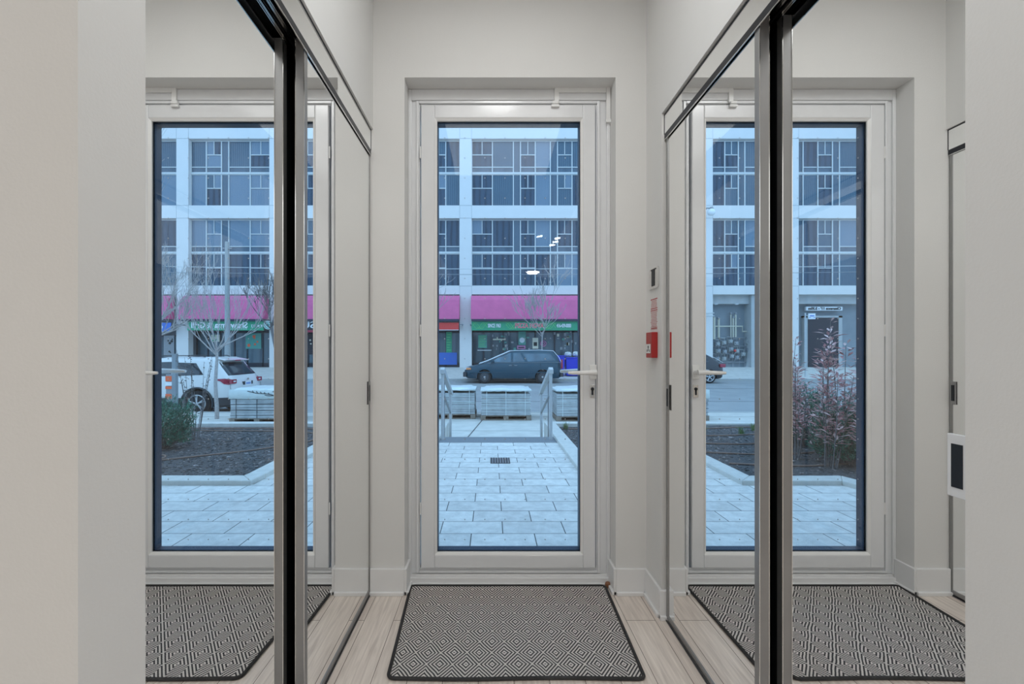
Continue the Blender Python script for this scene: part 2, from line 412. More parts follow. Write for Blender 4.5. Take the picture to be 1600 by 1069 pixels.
# mirrored fascia over each closet
FLX = -.583; FRX = .761
def fascia(name, x, y0, y1, z0, z1, sgn):
    root = struct(bpy.data.objects.new(name, None)); COL.objects.link(root); root.location = (x, (y0+y1)/2, z0); ORG[root.name] = Vector(root.location)
    a = (x, x-.006*sgn)
    MB().box(a[0], a[1], y0, y1, z0, z1).build('mirror_strip', M['mirror'], root)
    b = MB(); b.box(x+.0012*sgn, x-.008*sgn, y0, y1, z1, z1+.005); b.box(x+.0012*sgn, x-.008*sgn, y1-.003, y1, z0, z1)
    b.build('edge_strip', M['aludark'], root)
    return root
fascia('trim_3', FLX, YLf, YB, HB, HT-.006, 1)
fascia('trim_4', FRX, YRf, YRe, 2.130, 2.212, -1)

def track(label, x, y0, y1, z, sgn):
    """twin channel head track seen from below; x is the room side face; sgn=+1 when the room is at +x"""
    t = thing('sliding_door_track', label, 'track', (x-.05*sgn, (y0+y1)/2, z-.03))
    g = lambda d: x - d*sgn
    MB().box(g(.0062), g(.135), y0, y1, z+.050, z+.056).build('track_plate', M['aludark'], t)
    b = MB(); b.box(g(.0002), g(.0022), y0, y1, z-.025, z-.0005); b.box(g(-.0008), g(.0022), y0, y1, z-.028, z-.025, 1); b.build('front_fin', [M['aludark'], M['chrome']], t)
    for k, d in enumerate((.0335, .0835)):
        b = MB(); b.box(g(d+.0005), g(d+.0035), y0, y1, z+.010, z+.05); b.build('track_fin', M['aludark'], t)
    MB().box(g(.128), g(.135), y0, y1, z-.01, z+.05).build('track_back', M['aludark'], t)
    b = MB()
    for d in (.0335, .0385, .042): b.box(g(d+.0005), g(d+.002), y0, y1, z+.004, z+.0095)
    b.build('bright_edge', M['chrome'], t)
    return t
track('black twin-channel sliding door track above the left closet', FLX, YLf+.001, YB-.001, HB, 1)
track('black twin-channel sliding door track above the right closet', FRX, YRf+.001, YRe-.001, 2.130, -1)
def floor_track(label, x, y0, y1, sgn):
    t = thing('floor_track', label, 'track', (x-.04*sgn, (y0+y1)/2, 0))
    MB().box(x+.004*sgn, x-.075*sgn, y0, y1, 0, .003).build('base_strip', M['alu'], t)
    b = MB()
    for d in (-.004, .026, .060): b.box(x-d*sgn, x-(d+.0025)*sgn, y0, y1, .003, .007)
    b.build('guide_rib', M['aludark'], t)
floor_track('thin metal guide strip on the floor under the left mirror doors', -.585, YLf+.001, YB-.001, 1)
floor_track('thin metal guide strip on the floor under the right mirror doors', .762, YRf+.001, YRe-.001, -1)

def mirror_door(label, x, sgn, y0, y1, ztop, zrail, near_p, far_p, pull_end, deep=False):
    """x: mirror face; sgn=+1 when the room is at +x; near_p / far_p: how far the end stiles stand out"""
    t = thing('sliding_mirror_door', label, 'door', (x, (y0+y1)/2, .008), 'sliding mirror closet doors')
    zb = .010
    MB().box(x, x-.005*sgn, y0+.004, y1-.004, zb+.018, zrail+.002).build('mirror_panel', M['mirror'], t)
    MB().box(x-.006*sgn, x-(.0115 if not deep else .020)*sgn, y0+.006, y1-.004, zb+.004, ztop-.022).build('backing_board', M['black'], t)
    if deep:       # near edge profile whose end faces the camera
        s = MB(); s.box(x+.0016*sgn, x-.0275*sgn, y0, y0+.022, zb, ztop)
        s.box(x+.0017*sgn, x-.0003*sgn, y0-.0015, y0, zb, ztop, 1); s.box(x-.0252*sgn, x-.0275*sgn, y0-.0015, y0, zb, ztop, 1)
        s.build('stile', [M['alu'], M['chrome']], t)
    else: MB().box(x+.0006*sgn, x-.012*sgn, y0, y0+.012, zb, ztop).build('stile', M['alu'], t)
    MB().box(x+far_p*sgn, x-.012*sgn, y1-.013, y1, zb, ztop).build('stile', M['alu'], t)
    b = MB(); b.box(x+.0008*sgn, x-.0125*sgn, y0+.024, y1-.013, zrail, ztop)
    b.build('top_rail', [M['aludark'], M['chrome']], t)
    MB().box(x+.003*sgn, x-.0115*sgn, y0+.024, y1-.013, zb, zb+.018).build('bottom_rail', M['alu'], t)
    yc = y1-.018 if pull_end == 'far' else (y0+.066 if sgn < 0 else y0+.035); hw_ = .013 if pull_end == 'far' else .017
    p = (far_p if pull_end == 'far' else 0)
    f = MB(); f.box(x+(p+.003)*sgn, x+(p)*sgn, yc-hw_, yc+hw_, .920, 1.030)
    fp = f.build('finger_pull', M['alu'] if pull_end == 'far' else M['pvc'], t, bevel=.0012)
    MB().box(x+(p+.004)*sgn, x+(p+.0031)*sgn, yc-hw_*.55, yc+hw_*.55, .937, 1.013).build('pull_slot', M['black'], fp)
    return t
mirror_door('sliding mirror door on the left, farther panel next to the entrance wall', -.589, 1, 1.367, YB-.004, 2.160, 2.150, 0, .002, 'far', True)
mirror_door('sliding mirror door on the left, nearer panel beside the pale wall end', -.635, 1, YLf+.002, 1.43, 2.160, 2.150, 0, .0, 'near')
mirror_door('sliding mirror door on the right, farther panel beside the red box', .7675, -1, 1.245, YRe-.016, 2.138, 2.130, 0, .004, 'far', True)
mirror_door('sliding mirror door on the right, nearer panel beside the pale wall end', .813, -1, YRf+.002, 1.31, 2.138, 2.130, 0, .0, 'near')
# rollers / hooks glimpsed in the gaps between the panels
# ------------------------------------------------------------------ baseboards
def bb(name, segs, loc=None):
    b = MB()
    for (x0, x1, y0, y1, nx, ny) in segs:
        b.box(x0, x1, y0, y1, 0, .127)
        if ny: b.box(x0 - (.0), x1, y0 - (.010 if ny < 0 else 0), y1, 0, .018)
        if nx: b.box(x0 - (.010 if nx < 0 else 0), x1 + (.010 if nx > 0 else 0), y0, y1, 0, .018)
    return struct(b.build(name, M['trim'], bevel=.0025))
bb('baseboard_back', [(-.586, RX0, YB-.013, YB, 0, -1), (RX0, RX0+.013, YB-.013, 2.199, 1, 0),
                      (RX1, XR, YB-.013, YB, 0, -1), (RX1-.013, RX1, YB-.013, 2.199, -1, 0)])
bb('baseboard_right', [(XR-.013, XR, YRe, YB-.013, -1, 0), (XR-.013, XR+.045, YRe-.013, YRe, 0, -1)])

# ================================================================== ENTRANCE DOOR
YF = 2.2        # frame face
b = MB()        # frame: outer casing boards with stepped profile
def ring(b, x0, x1, z0, z1, wl, wr, wb, wt, y0, y1, mi=0):
    b.box(x0, x0+wl, y0, y1, z0, z1, mi); b.box(x1-wr, x1, y0, y1, z0, z1, mi)
    if wb: b.box(x0+wl, x1-wr, y0, y1, z0, z0+wb, mi)
    if wt: b.box(x0+wl, x1-wr, y0, y1, z1-wt, z1, mi)
LX0, LX1, LZ0, LZ1 = -.356, .524, .081, 2.418     # leaf
ring(b, RX0, RX1, .045, RZ, LX0-RX0-.006, RX1-LX1-.006, LZ0-.045-.006, RZ-LZ1-.006, YF+.012, 2.285)
ring(b, RX0, RX1, .045, RZ, .016, .016, 0, .055, YF, YF+.012)                       # outer lip
ring(b, LX0-.026, LX1+.026, .052, LZ1+.026, .014, .014, .012, .014, YF+.002, YF+.012)  # stop lip
struct(b.build('trim_5', M['pvc'], bevel=.003))
b = MB(); b.box(RX0+.001, RX1-.001, YF-.012, 2.30, 0, .034); b.box(RX0+.014, RX1-.014, YF-.024, YF-.012, 0, .012); b.box(RX0+.001, RX1-.001, YF+.004, 2.30, .034, .045)
struct(b.build('trim_6', M['trim'], bevel=.002))

door = bpy.data.objects.new('door_1', None); COL.objects.link(door); door.location = (.08, YF, LZ0); ORG[door.name] = Vector(door.location); struct(door)
door['label'] = 'white framed full glass entrance door with lever handle'; door['category'] = 'door'
GX0, GX1, GZ0, GZ1 = -.275, .450, .159, 2.340
b = MB()
ring(b, LX0, LX1, LZ0, LZ1, GX0-LX0-.012, LX1-GX1-.012, GZ0-LZ0-.012, LZ1-GZ1-.012, YF-.006, 2.268)
b.build('leaf_frame', M['pvc'], door, bevel=.004)
def bevel_ring(b, x0, x1, z0, z1, w, ya, yb):
    """sloped glazing bead: outer edge at ya, inner edge at yb"""
    o = [(x0-w, z0-w), (x1+w, z0-w), (x1+w, z1+w), (x0-w, z1+w)]; i = [(x0, z0), (x1, z0), (x1, z1), (x0, z1)]
    n = len(b.v)
    b.v += [(p[0], ya, p[1]) for p in o] + [(p[0], yb, p[1]) for p in i] + [(p[0], 2.2125, p[1]) for p in i] + [(p[0], 2.2125, p[1]) for p in o]
    for k in range(4):
        l = (k+1) % 4
        b.face((n+k, n+l, n+4+l, n+4+k)); b.face((n+4+k, n+4+l, n+8+l, n+8+k)); b.face((n+8+k, n+8+l, n+12+l, n+12+k)); b.face((n+12+k, n+12+l, n+l, n+k))
b = MB(); bevel_ring(b, GX0, GX1, GZ0, GZ1, .0118, YF-.0055, YF+.002); b.build('glazing_bead', M['white'], door)
b = MB(); ring(b, GX0-.0118, GX1+.0118, GZ0-.0118, GZ1+.0118, .0135, .0135, .0135, .0135, 2.2215, 2.267); b.build('outer_bead', M['navy'], door)
b = MB(); ring(b, GX0-.004, GX1+.004, GZ0-.004, GZ1+.004, .006, .006, .006, .006, YF+.0095, 2.2148); b.build('gasket', M['black'], door)
pane_ = MB().box(GX0-.009, GX1+.009, 2.215, 2.221, GZ0-.009, GZ1+.009).build('glass_pane', M['glass'], door)
b = MB()
x = (694.4-768)/309
xs = [x + .1022*k for k in range(-2, 8)]
for i in range(25):
    z = HC + (549-213.4)/309 - .1022*i + .1022
    for xx in xs:
        if GX0+.01 < xx < GX1-.01 and GZ0+.01 < z < GZ1-.01:
            b.cyl((xx, 2.2138, z), .0031, .0008, 'y', 8)
b.build('marker_dot', M['dot'], pane_)
def lever(side):
    b = MB()
    if side < 0:
        b.box(.492, .527, YF-.018, YF-.006, 1.036, 1.107)
        b.tube([(.512, YF-.012, 1.070), (.512, YF-.052, 1.070)], .011, 12)
        pts = [(.519, YF-.054, 1.070), (.49, YF-.056, 1.070), (.45, YF-.056, 1.069), (.40, YF-.055, 1.068), (.378, YF-.050, 1.068)]
        rr = [.0145, .0125, .0105, .009, .007]
    else:
        b.box(.492, .527, 2.268, 2.28, 1.030, 1.105)
        b.tube([(.512, 2.27, 1.070), (.512, 2.33, 1.070)], .010, 12)
        pts = [(.519, 2.333, 1.070), (.45, 2.335, 1.069), (.40, 2.335, 1.068), (.368, 2.33, 1.068)]
        rr = [.014, .012, .010, .008]
    b.tube(pts, rr, 12)
    return b.build('door_handle', M['white'], door, smooth=True, bevel=.002)
lever(-1); lever(1)
b = MB(); b.box(.494, .521, YF-.012, YF-.006, .942, 1.007); lk = b.build('lock_plate', M['chrome'], door, bevel=.003)
b = MB(); b.cyl((.5075, YF-.0135, .985), .0085, .002, 'y', 16); b.box(.503, .512, YF-.0135, YF-.0118, .955, .982); b.build('keyhole', M['black'], lk)
for z in (.35, 1.25, 2.15):
    MB().cyl((LX0-.004, YF-.001, z), .0035, .06, 'z', 12).build('hinge', M['white'], door, smooth=True)
# surface cable raceway and contact switch over the door
t = thing('cable_raceway', 'white plastic cable raceway with contact switch above the right of the door', 'cable cover', (.45, YF, 2.30))
s_ = 309
b = MB(); y0, y1 = YF-.014, YF+.0115
X = lambda p: (p-768)/s_; Z = lambda p: HC+(549-p)/s_
b.box(X(866), X(873), YF-.011, YF+.0118, Z(162), Z(137)); b.build('raceway_drop', M['white'], t, bevel=.001)
b = MB(); b.box(X(873), X(946.5), YF-.011, YF-.0005, Z(146), Z(137)); b.build('raceway_run', M['white'], t, bevel=.001)
b = MB(); b.box(X(946.8), X(953), YF-.012, YF-.0005, Z(190), Z(137)); b.box(X(946), X(954), YF-.014, YF-.0005, Z(193), Z(188)); b.build('raceway_tail', M['white'], t, bevel=.001)
MB().tube([(X(954.2), YF-.006, Z(139)), (X(954.5), YF-.006, Z(170)), (X(954), YF-.008, Z(192)), (X(952), YF-.008, Z(196))], .0013, 6).build('wire', M['white'], t)
b = MB(); b.box(X(861), X(873), YF-.020, YF-.0065, Z(170), Z(166)); b.box(X(862), X(872), YF-.022, YF-.0065, Z(165.5), Z(161)); b.build('contact_switch', M['white'], t, bevel=.002)
# brown wooden stop
b = MB(); b.lathe((.585-.006, 2.165, 0), [(.010, 0), (.014, .004), (.015, .014), (.012, .024), (.006, .028)], 'z', 16)
tag(b.build('door_stop', M['cork'], smooth=True), 'small round brown wooden stop on the floor by the right door jamb', 'door stop')

# ================================================================== RIGHT WALL FITTINGS
t = thing('fire_pull_box', 'small red box with white label on the right wall', 'alarm box', (XR, 2.0, 1.143))
MB().box(XR, XR-.028, 1.962, 2.035, 1.145, 1.262).build('housing', M['red'], t, bevel=.003)
pl = MB().box(XR-.0284, XR-.0295, 1.975, 2.027, 1.166, 1.208).build('label_plate', M['paper'], t)
b = MB()
b.box(XR-.0297, XR-.0300, 1.983, 1.989, 1.172, 1.183); b.box(XR-.0297, XR-.0300, 2.011, 2.018, 1.172, 1.183); b.cyl((XR-.0302, 2.001, 1.195), .006, .0006, 'x', 12)
b.box(XR-.0297, XR-.0300, 1.998, 2.004, 1.176, 1.190); b.build('label_mark', M['ink'], pl)
t = thing('key_switch_plate', 'rounded chrome plate with dark slot high on the right wall', 'wall plate', (XR, 2.0, 1.465))
b = MB(); pts = []
for (cy, cz, a0) in ((2.045, 1.545, 0), (1.958, 1.545, 90), (1.958, 1.478, 180), (2.045, 1.478, 270)):
    for k in range(5):
        a = math.radians(a0+k*22.5); pts.append((cy+.015*math.cos(a), cz+.015*math.sin(a)))
b.prism(pts, 'x', XR-.006, XR); b.build('face_plate', M['chrome'], t, bevel=.001)
b = MB(); b.box(XR-.0062, XR-.008, 1.985, 2.020, 1.475, 1.548); b.box(XR-.0062, XR-.008, 1.97, 2.03, 1.548, 1.553); b.build('slot', M['black'], t)
# red printed notice, unreadable small lines
b = MB(); rr = random.Random(3); z = 1.418
k = 0
while z > 1.288:
    big = k in (0, 6, 7); h = .0055 if big else .0028
    y = 1.968; off = 0 if big else rr.choice((0, .006, .010))
    yy = 1.968+off
    while yy < 2.05-off:
        l = rr.uniform(.004, .011); l = min(l, 2.05-off-yy); b.box(XR-.0004, XR, yy, yy+l, z-h, z); yy += l+.0022
    z -= h+.0038; k += 1
b.box(XR-.0004, XR, 1.966, 2.052, 1.276, 1.2775); b.box(XR-.0004, XR, 1.966, 2.052, 1.284, 1.2855); b.box(XR-.0005, XR, 1.972, 2.045, 1.279, 1.2825)
tag(b.build('printed_notice', M['redtext']), 'red printed notice in tiny lines on the right wall above the red box', 'notice')

# ================================================================== RUG
t = thing('door_mat', 'grey and cream diamond weave mat with black binding on the oak floor', 'rug', (.09, 1.86, 0))
C = [(-.3716, 1.552), (.549, 1.555), (.566, 2.168), (-.402, 2.168)]   # NL NR FR FL
def quadpt(u, v):
    a = [C[0][i]*(1-u)+C[1][i]*u for i in (0, 1)]; c = [C[3][i]*(1-u)+C[2][i]*u for i in (0, 1)]
    wob = .003*math.sin(9*u+2)*(1-v)
    return (a[0]*(1-v)+c[0]*v, a[1]*(1-v)+c[1]*v+wob)
n = 24; b = MB(); zt = .0075
def rugz(u, v): return zt + .0006*math.sin(13*u+7*v)
nu, nv = 30, 20; e = .009
for j in range(nv+1):
    for i in range(nu+1):
        u = e+(1-2*e)*i/nu; v = e*1.4+(1-2.8*e)*j/nv; p = quadpt(u, v); b.v.append((p[0], p[1], rugz(u, v)))
for j in range(nv):
    for i in range(nu):
        a = j*(nu+1)+i; b.face((a, a+1, a+nu+2, a+nu+1))
base = len(b.v)
cs = [quadpt(e, e*1.4), quadpt(1-e, e*1.4), quadpt(1-e, 1-e*1.4), quadpt(e, 1-e*1.4)]
b.v += [(p[0], p[1], .0005) for p in cs]; b.face((base, base+3, base+2, base+1))
b.uv = lambda p: (p[0]-(.0948*.5)+.045, p[1]+.03)
b.build('woven_field', M['rug'], t, smooth=True)
b = MB(); pts = []
def corner(u0, v0, su, sv):
    out = []
    for k in range(5):
        a = k*PI/8; out.append((u0+su*(.022*(1-math.sin(a)))*.62, v0+sv*.022*(1-math.cos(a))))
    return out
path = []
seq = [(0, 0, 1, 1), (1, 0, -1, 1), (1, 1, -1, -1), (0, 1, 1, -1)]
for idx, (u0, v0, su, sv) in enumerate(seq):
    cc = [(u0+su*.025*(1-math.cos(k*PI/8)), v0+sv*.035*(1-math.sin(k*PI/8))) for k in range(5)]
    if idx % 2 == 1: cc = cc[::-1]
    path += cc
dense = []
for i in range(len(path)):
    p, q = path[i], path[(i+1) % len(path)]
    m = 14 if abs(p[0]-q[0])+abs(p[1]-q[1]) > .3 else 1
    for k in range(m): dense.append((p[0]+(q[0]-p[0])*k/m, p[1]+(q[1]-p[1])*k/m))
dense.append(dense[0])
b.tube([(*quadpt(u, v), .0068) for u, v in dense], .0062, 8, cap=False); b.build('binding', M['binding'], t, smooth=True)

# ================================================================== CEILING LAMPS (seen as reflections) AND ADDED FILL LIGHTS
def ceiling_lamp(label, x, y, r, mat, power, drop=.05, nm='ceiling_lamp'):
    t = thing(nm, label, 'lamp', (x, y, ZC-drop))
    MB().lathe((x, y, ZC-drop*.5), [(r*1.02, 0), (r*1.04, drop*.2), (r*1.04, drop*.5)], 'z', 32).build('lamp_base', M['white'], t, smooth=True)
    MB().lathe((x, y, ZC-drop), [(r*.35, 0), (r*.7, drop*.12), (r*.93, drop*.32), (r, drop*.5)], 'z', 32).build('diffuser', mat, t, smooth=True)
M['lampV'] = emat('vestibule_diffuser', LAMP, 12)
ceiling_lamp('round white ceiling lamp over the mirror hall', .05, 1.28, .16, M['lampV'], 0)
ceiling_lamp('domed white ceiling lamp far behind, reflected in the door glass', .92, -5.3, .15, M['lamp'], 0, .10)
for (x, y) in ((-2.3, -.5), (2.5, -.5), (-2.3, -3.2), (2.9, -3.2), (0.0, -.9)):
    pass
def area(name, loc, rot, sx, sy, e, col=LAMP):
    l = bpy.data.lights.new(name, 'AREA'); l.shape = 'RECTANGLE'; l.size = sx; l.size_y = sy; l.energy = e; l.color = col
    o = bpy.data.objects.new(name, l); COL.objects.link(o); o.location = loc; o.rotation_euler = rot; return o
area('room_fill', (-2.45, -3.0, 2.95), (0, 0, 0), 3.0, 6.0, 54)  # unseen soft fill, added to brighten the room behind the camera
area('room_fill', (2.55, -3.0, 2.95), (0, 0, 0), 3.0, 6.0, 54)  # matching added fill on the other side
area('vestibule_fill', (.09, .72, 2.94), (0, 0, 0), .9, 1.3, 10.2)  # added unseen fill, boosts the hall lamp's light
t = thing('spot_rail', 'ceiling spot rail with four small lamps behind, reflected in the glass', 'lamp', (1.0, -2.6, 2.9))
MB().box(.70, 1.05, -2.31, -2.27, 2.97, 3.0).build('rail_bar', M['white'], t)
for x, z in ((.74, 2.945), (1.015, 2.915), (.985, 2.86), (.936, 2.81)):
    MB().tube([(x, -2.30, z), (x, -2.30, 2.98)], .006, 6).build('arm', M['white'], t)
    MB().tube([(x-.042, -2.27, z-.006), (x+.042, -2.27, z+.006)], .013, 10).build('spot_bulb', M['lamp2'], t)

# ================================================================== OUTDOOR GROUND
ZP = -.02; ZL = -.47; ZS = -.50
struct(MB().box(-9, 9, 2.30, 3.90, -.25, ZP).box(-.70, .86, 3.90, 5.694, -.25, ZP).build('paving', M['paver'], loc=(0, 0, 0)))
struct(MB().box(-.70, .86, 5.694, 6.06, -.25, ZP+.002).build('step_edge_slab', M['slab']))
b = MB()
for i in range(2):
    b.box(-.70, .86, 6.06+.36*i, 6.06+.36*(i+1)+.02, ZL-.1, ZP-.15*(i+1))
struct(b.build('steps', M['sidewalk']))
struct(MB().box(-30, 30, 6.0, 11.65, ZL-.3, ZL).build('sidewalk', M['sidewalk'], loc=(0, 6, ZL)))
b = MB()
for (xa, xb) in ((-.62, -.30),): b.tube([(-.69, 6.8, ZL+.002), (-.45, 8.35, ZL+.002), (-.22, 10.4, ZL+.002)], .012, 4)
for yy in (9.0, 10.9): b.box(-12, 12, yy, yy+.012, ZL, ZL+.002)
struct(b.build('sidewalk_joint', M['kerbdark']))
struct(MB().box(-60, 60, 11.65, 11.85, ZS-.5, ZL+.005).build('kerb', M['kerb']))
struct(MB().prism([(11.85, ZS-.5), (24.15, ZS-.5), (24.15, ZS+.005), (22.2, ZS), (13.9, ZS-.14), (11.85, ZS-.14)], 'x', -60, 60).build('road', M['asphalt'], loc=(0, 18, ZS)))
struct(MB().box(-60, 60, 24.15, 24.18, ZS-.3, ZS+.11).box(-60, 60, 24.18, 24.32, ZS-.3, ZS+.14).build('kerb', M['kerb']))
struct(MB().prism([(24.32, ZS-.3), (30.6, ZS-.3), (30.6, .06), (30, .05), (24.32, -.36)], 'x', -60, 60).build('sidewalk', M['sidewalk'], loc=(0, 27, -.3)))
b = MB()
for yy, x0, x1 in ((15.5, -20, 4), (17.2, 2, 14), (19.9, -14, -4)): zz_ = ZS-.14+(yy-13.9)/8.3*.14; b.box(x0, x1, yy, yy+.05, zz_, zz_+.004)
struct(b.build('road_seam', M['kerbdark']))
# planting beds: soil and pale kerb stones
struct(MB().box(1.0, 9, 4.0, 6.95, ZL-.1, -.035).build('garden_bed', M['soil'], loc=(3, 5, -.03)))
struct(MB().prism([(-9, 2.4), (-1.66, 2.4), (-1.66, 3.82), (-1.5, 4.0), (-.84, 4.0), (-.84, 6.95), (-9, 6.95)], 'z', ZP-.04, -.008).build('garden_bed', M['soil'], loc=(-3, 5, -.03)))
def kerbpath(name, pts, wd, z0, z1):
    b = MB(); P = [Vector((p[0], p[1], 0)) for p in pts]; n = len(P); L = []; 
    for i in range(n):
        d0 = (P[i]-P[i-1]).normalized() if i else (P[1]-P[0]).normalized(); d1 = (P[i+1]-P[i]).normalized() if i < n-1 else d0
        nrm = ((d0+d1)*.5).normalized(); s = Vector((-nrm.y, nrm.x, 0)); k = 1/max(.5, math.sqrt((1+d0.dot(d1))/2))
        L.append((P[i], P[i]+s*wd*k))
    for i in range(n-1):
        a, c = L[i], L[i+1]; q = [a[0], c[0], c[1], a[1]]
        if True:
            b.prism([(p.x, p.y) for p in q], 'z', z0, z1)
    return struct(b.build(name, M['coping'], bevel=.008))
kerbpath('garden_kerb', [(8.9, 3.88), (.88, 3.88), (.86, 4.1), (.86, 6.96)][::-1], .17, -.22, .022)
kerbpath('garden_kerb', [(-1.62, 2.5), (-1.55, 3.72), (-1.5, 3.88), (-.70, 3.88), (-.70, 6.96)], .16, -.22, .022)
struct(MB().box(.86, 9, 6.96, 7.14, ZL-.1, .022).build('garden_kerb', M['coping'], bevel=.008))
struct(MB().box(-9, -.70, 6.96, 7.14, ZL-.1, .022).build('garden_kerb', M['coping'], bevel=.008))
# drain grate
t = thing('drain_grate', 'small dark metal drain grate set in the stone paving', 'drain', (.095, 4.75, ZP))
b = MB(); ring_ = [(-.012, .20)]
b.box(-.012, .20, 4.63, 4.88, ZP, ZP+.003); b.build('grate_frame', M['black'], t)
b = MB()
for i in range(7):
    for j in range(4): b.box(.004+i*.028, .020+i*.028, 4.645+j*.058, 4.69+j*.058, ZP+.003, ZP+.006)
b.build('grate_bar', M['alu'], t)
# mulch chips: uncountable
def chips(x0, x1, y0, y1, z, n, seed, mats, size=.013, excl=None):
    r = random.Random(seed); b = MB()
    for _ in range(n):
        x, y = r.uniform(x0, x1), r.uniform(y0, y1)
        if excl and excl(x, y): continue
        a = r.uniform(0, PI); l = size*r.uniform(.5, 1.6); wd = l*r.uniform(.3, .7); h = r.uniform(.002, .007)
        T = Matrix.Translation((x, y, z)) @ Matrix.Rotation(a, 4, 'Z') @ Matrix.Rotation(r.uniform(-.4, .4), 4, 'X')
        b.box(-l, l, -wd, wd, 0, h, 0 if r.random() < .35 else 1, T)
    return b
tag(chips(1.06, 6.0, 4.07, 6.9, -.034, 5200, 1, 0).build('mulch', [M['chip'], M['chip2']]), 'coarse dark bark mulch in the garden bed seen in the left mirror', 'mulch', kind='stuff')
tag(chips(-6.0, -.88, 2.6, 6.9, -.007, 5200, 2, 0, excl=lambda x, y: x > -1.66 and y < 4.1).build('mulch', [M['chip'], M['chip2']]), 'coarse dark bark mulch in the garden bed seen in the right mirror', 'mulch', kind='stuff')
# drip hoses
def hose(label, pts, z, grp=None):
    r = []
    for i in range(len(pts)-1):
        p0 = pts[max(0, i-1)]; p1 = pts[i]; p2 = pts[i+1]; p3 = pts[min(len(pts)-1, i+2)]
        for k in range(6):
            t = k/6
            f = lambda a, b_, c, d: .5*((2*b_)+(-a+c)*t+(2*a-5*b_+4*c-d)*t*t+(-a+3*b_-3*c+d)*t**3)
            r.append((f(p0[0], p1[0], p2[0], p3[0]), f(p0[1], p1[1], p2[1], p3[1]), z))
    r.append((*pts[-1], z))
    tag(MB().tube(r, .009, 6).build('drip_hose', M['hose'], smooth=True), label, 'hose', grp)
hose('brown drip hose looping across the garden bed seen in the left mirror', [(2.95, 4.13), (2.75, 4.5), (2.2, 4.9), (1.6, 5.3), (1.25, 5.8), (1.4, 6.35), (2.2, 6.55), (4.5, 6.6)], -.022)
hose('short brown drip hose by the green shrub in the left mirror\'s garden bed', [(3.4, 4.55), (3.0, 4.75), (2.6, 5.02), (2.42, 4.92), (2.45, 4.72)], -.022)
hose('brown drip hose along the far kerb of the bed in the left mirror', [(1.2, 6.72), (2.4, 6.76), (5.5, 6.78)], -.022)
hl = ['brown drip hose in the right mirror\'s bed, nearest to the paving kerb', 'brown drip hose in the right mirror\'s bed, second from the paving kerb', 'brown drip hose in the right mirror\'s bed, third from the paving kerb', 'brown drip hose in the right mirror\'s bed, fourth from the paving kerb', 'brown drip hose in the right mirror\'s bed, nearest to the far kerb']
for lab, yy in zip(hl, (4.45, 4.95, 5.5, 6.05, 6.6)):
    hose(lab, [(-.95, yy+.1), (-1.6, yy), (-2.4, yy+.12), (-3.4, yy-.05), (-4.6, yy+.08)], .004)
# dry leaves
def dryleaf(label, x, y, z, s, a):
    T = Matrix.Translation((x, y, z)) @ Matrix.Rotation(a, 4, 'Z')
    b = MB(); pts = [(-1, 0), (-.5, .38), (.1, .45), (.7, .22), (1.1, 0), (.7, -.25), (.1, -.42), (-.5, -.35)]
    n = len(b.v)
    for dz in (0, .002):
        for p in pts:
            q = T @ Vector((p[0]*s, p[1]*s, .25*s*abs(p[1])+dz)); b.v.append(tuple(q))
    k = len(pts); b.face([n+i for i in range(k)][::-1]); b.face([n+k+i for i in range(k)])
    for i in range(k): b.face((n+i, n+(i+1) % k, n+k+(i+1) % k, n+k+i))
    tag(b.build('dry_leaf', M['dryleaf']), label, 'leaf')
dryleaf('pale dry leaf on the left mirror\'s mulch bed beside the hose bend', 2.5, 4.55, -.024, .05, .4)
dryleaf('pale dry leaf on the left mirror\'s mulch bed nearest the front kerb', 2.2, 4.35, -.024, .06, 1.4)
dryleaf('pale dry leaf on the left mirror\'s mulch bed close to the shrub', 2.72, 4.78, -.024, .07, 2.3)
dryleaf('curled dry leaf at the front kerb of the bed in the right mirror', -2.05, 4.25, .003, .05, 1)

# ------------------------------------------------------------------ handrails
def handrail(label, x, sx):
    t = thing('handrail', label, 'handrail', (x, 6.3, ZP))
    # 5 cm plate rail sloping down with the steps
    a = Vector((x, 5.86, .93)); c = Vector((x, 7.06, .50))
    b = MB(); b.tube([(x, 5.87, ZP+.0025), (x, 5.87, .90)], .021, 8); b.build('post', M['rail'], t, smooth=True)
    b = MB(); b.tube([(x, 7.0, ZL+.001), (x, 7.0, .49)], .021, 8); b.build('post', M['rail'], t, smooth=True)
    b = MB(); b.tube([(x-.035*sx, 6.40, ZP-.15), (x-.035*sx, 6.40, .72)], .010, 6); b.build('baluster', M['steel'], t)
    b = MB(); d = c-a
    b.prism([(a.y-.03, a.z), (a.y+.03, a.z+.03), (c.y+.05, c.z+.02), (c.y+.05, c.z-.05), (a.y+.03, a.z-.045), (a.y-.03, a.z-.06)], 'x', x-.03, x+.03)
    b.build('rail', M['rail'], t, bevel=.006)
    b = MB(); b.prism([(a.y+.02, a.z-.30), (c.y, c.z-.32), (c.y, c.z-.35), (a.y+.02, a.z-.33)], 'x', x-.012, x+.012); b.build('lower_rail', M['steel'], t)
handrail('white metal handrail on the left side of the outdoor steps', -.66, 1)
handrail('white metal handrail on the right side of the outdoor steps', .80, -1)

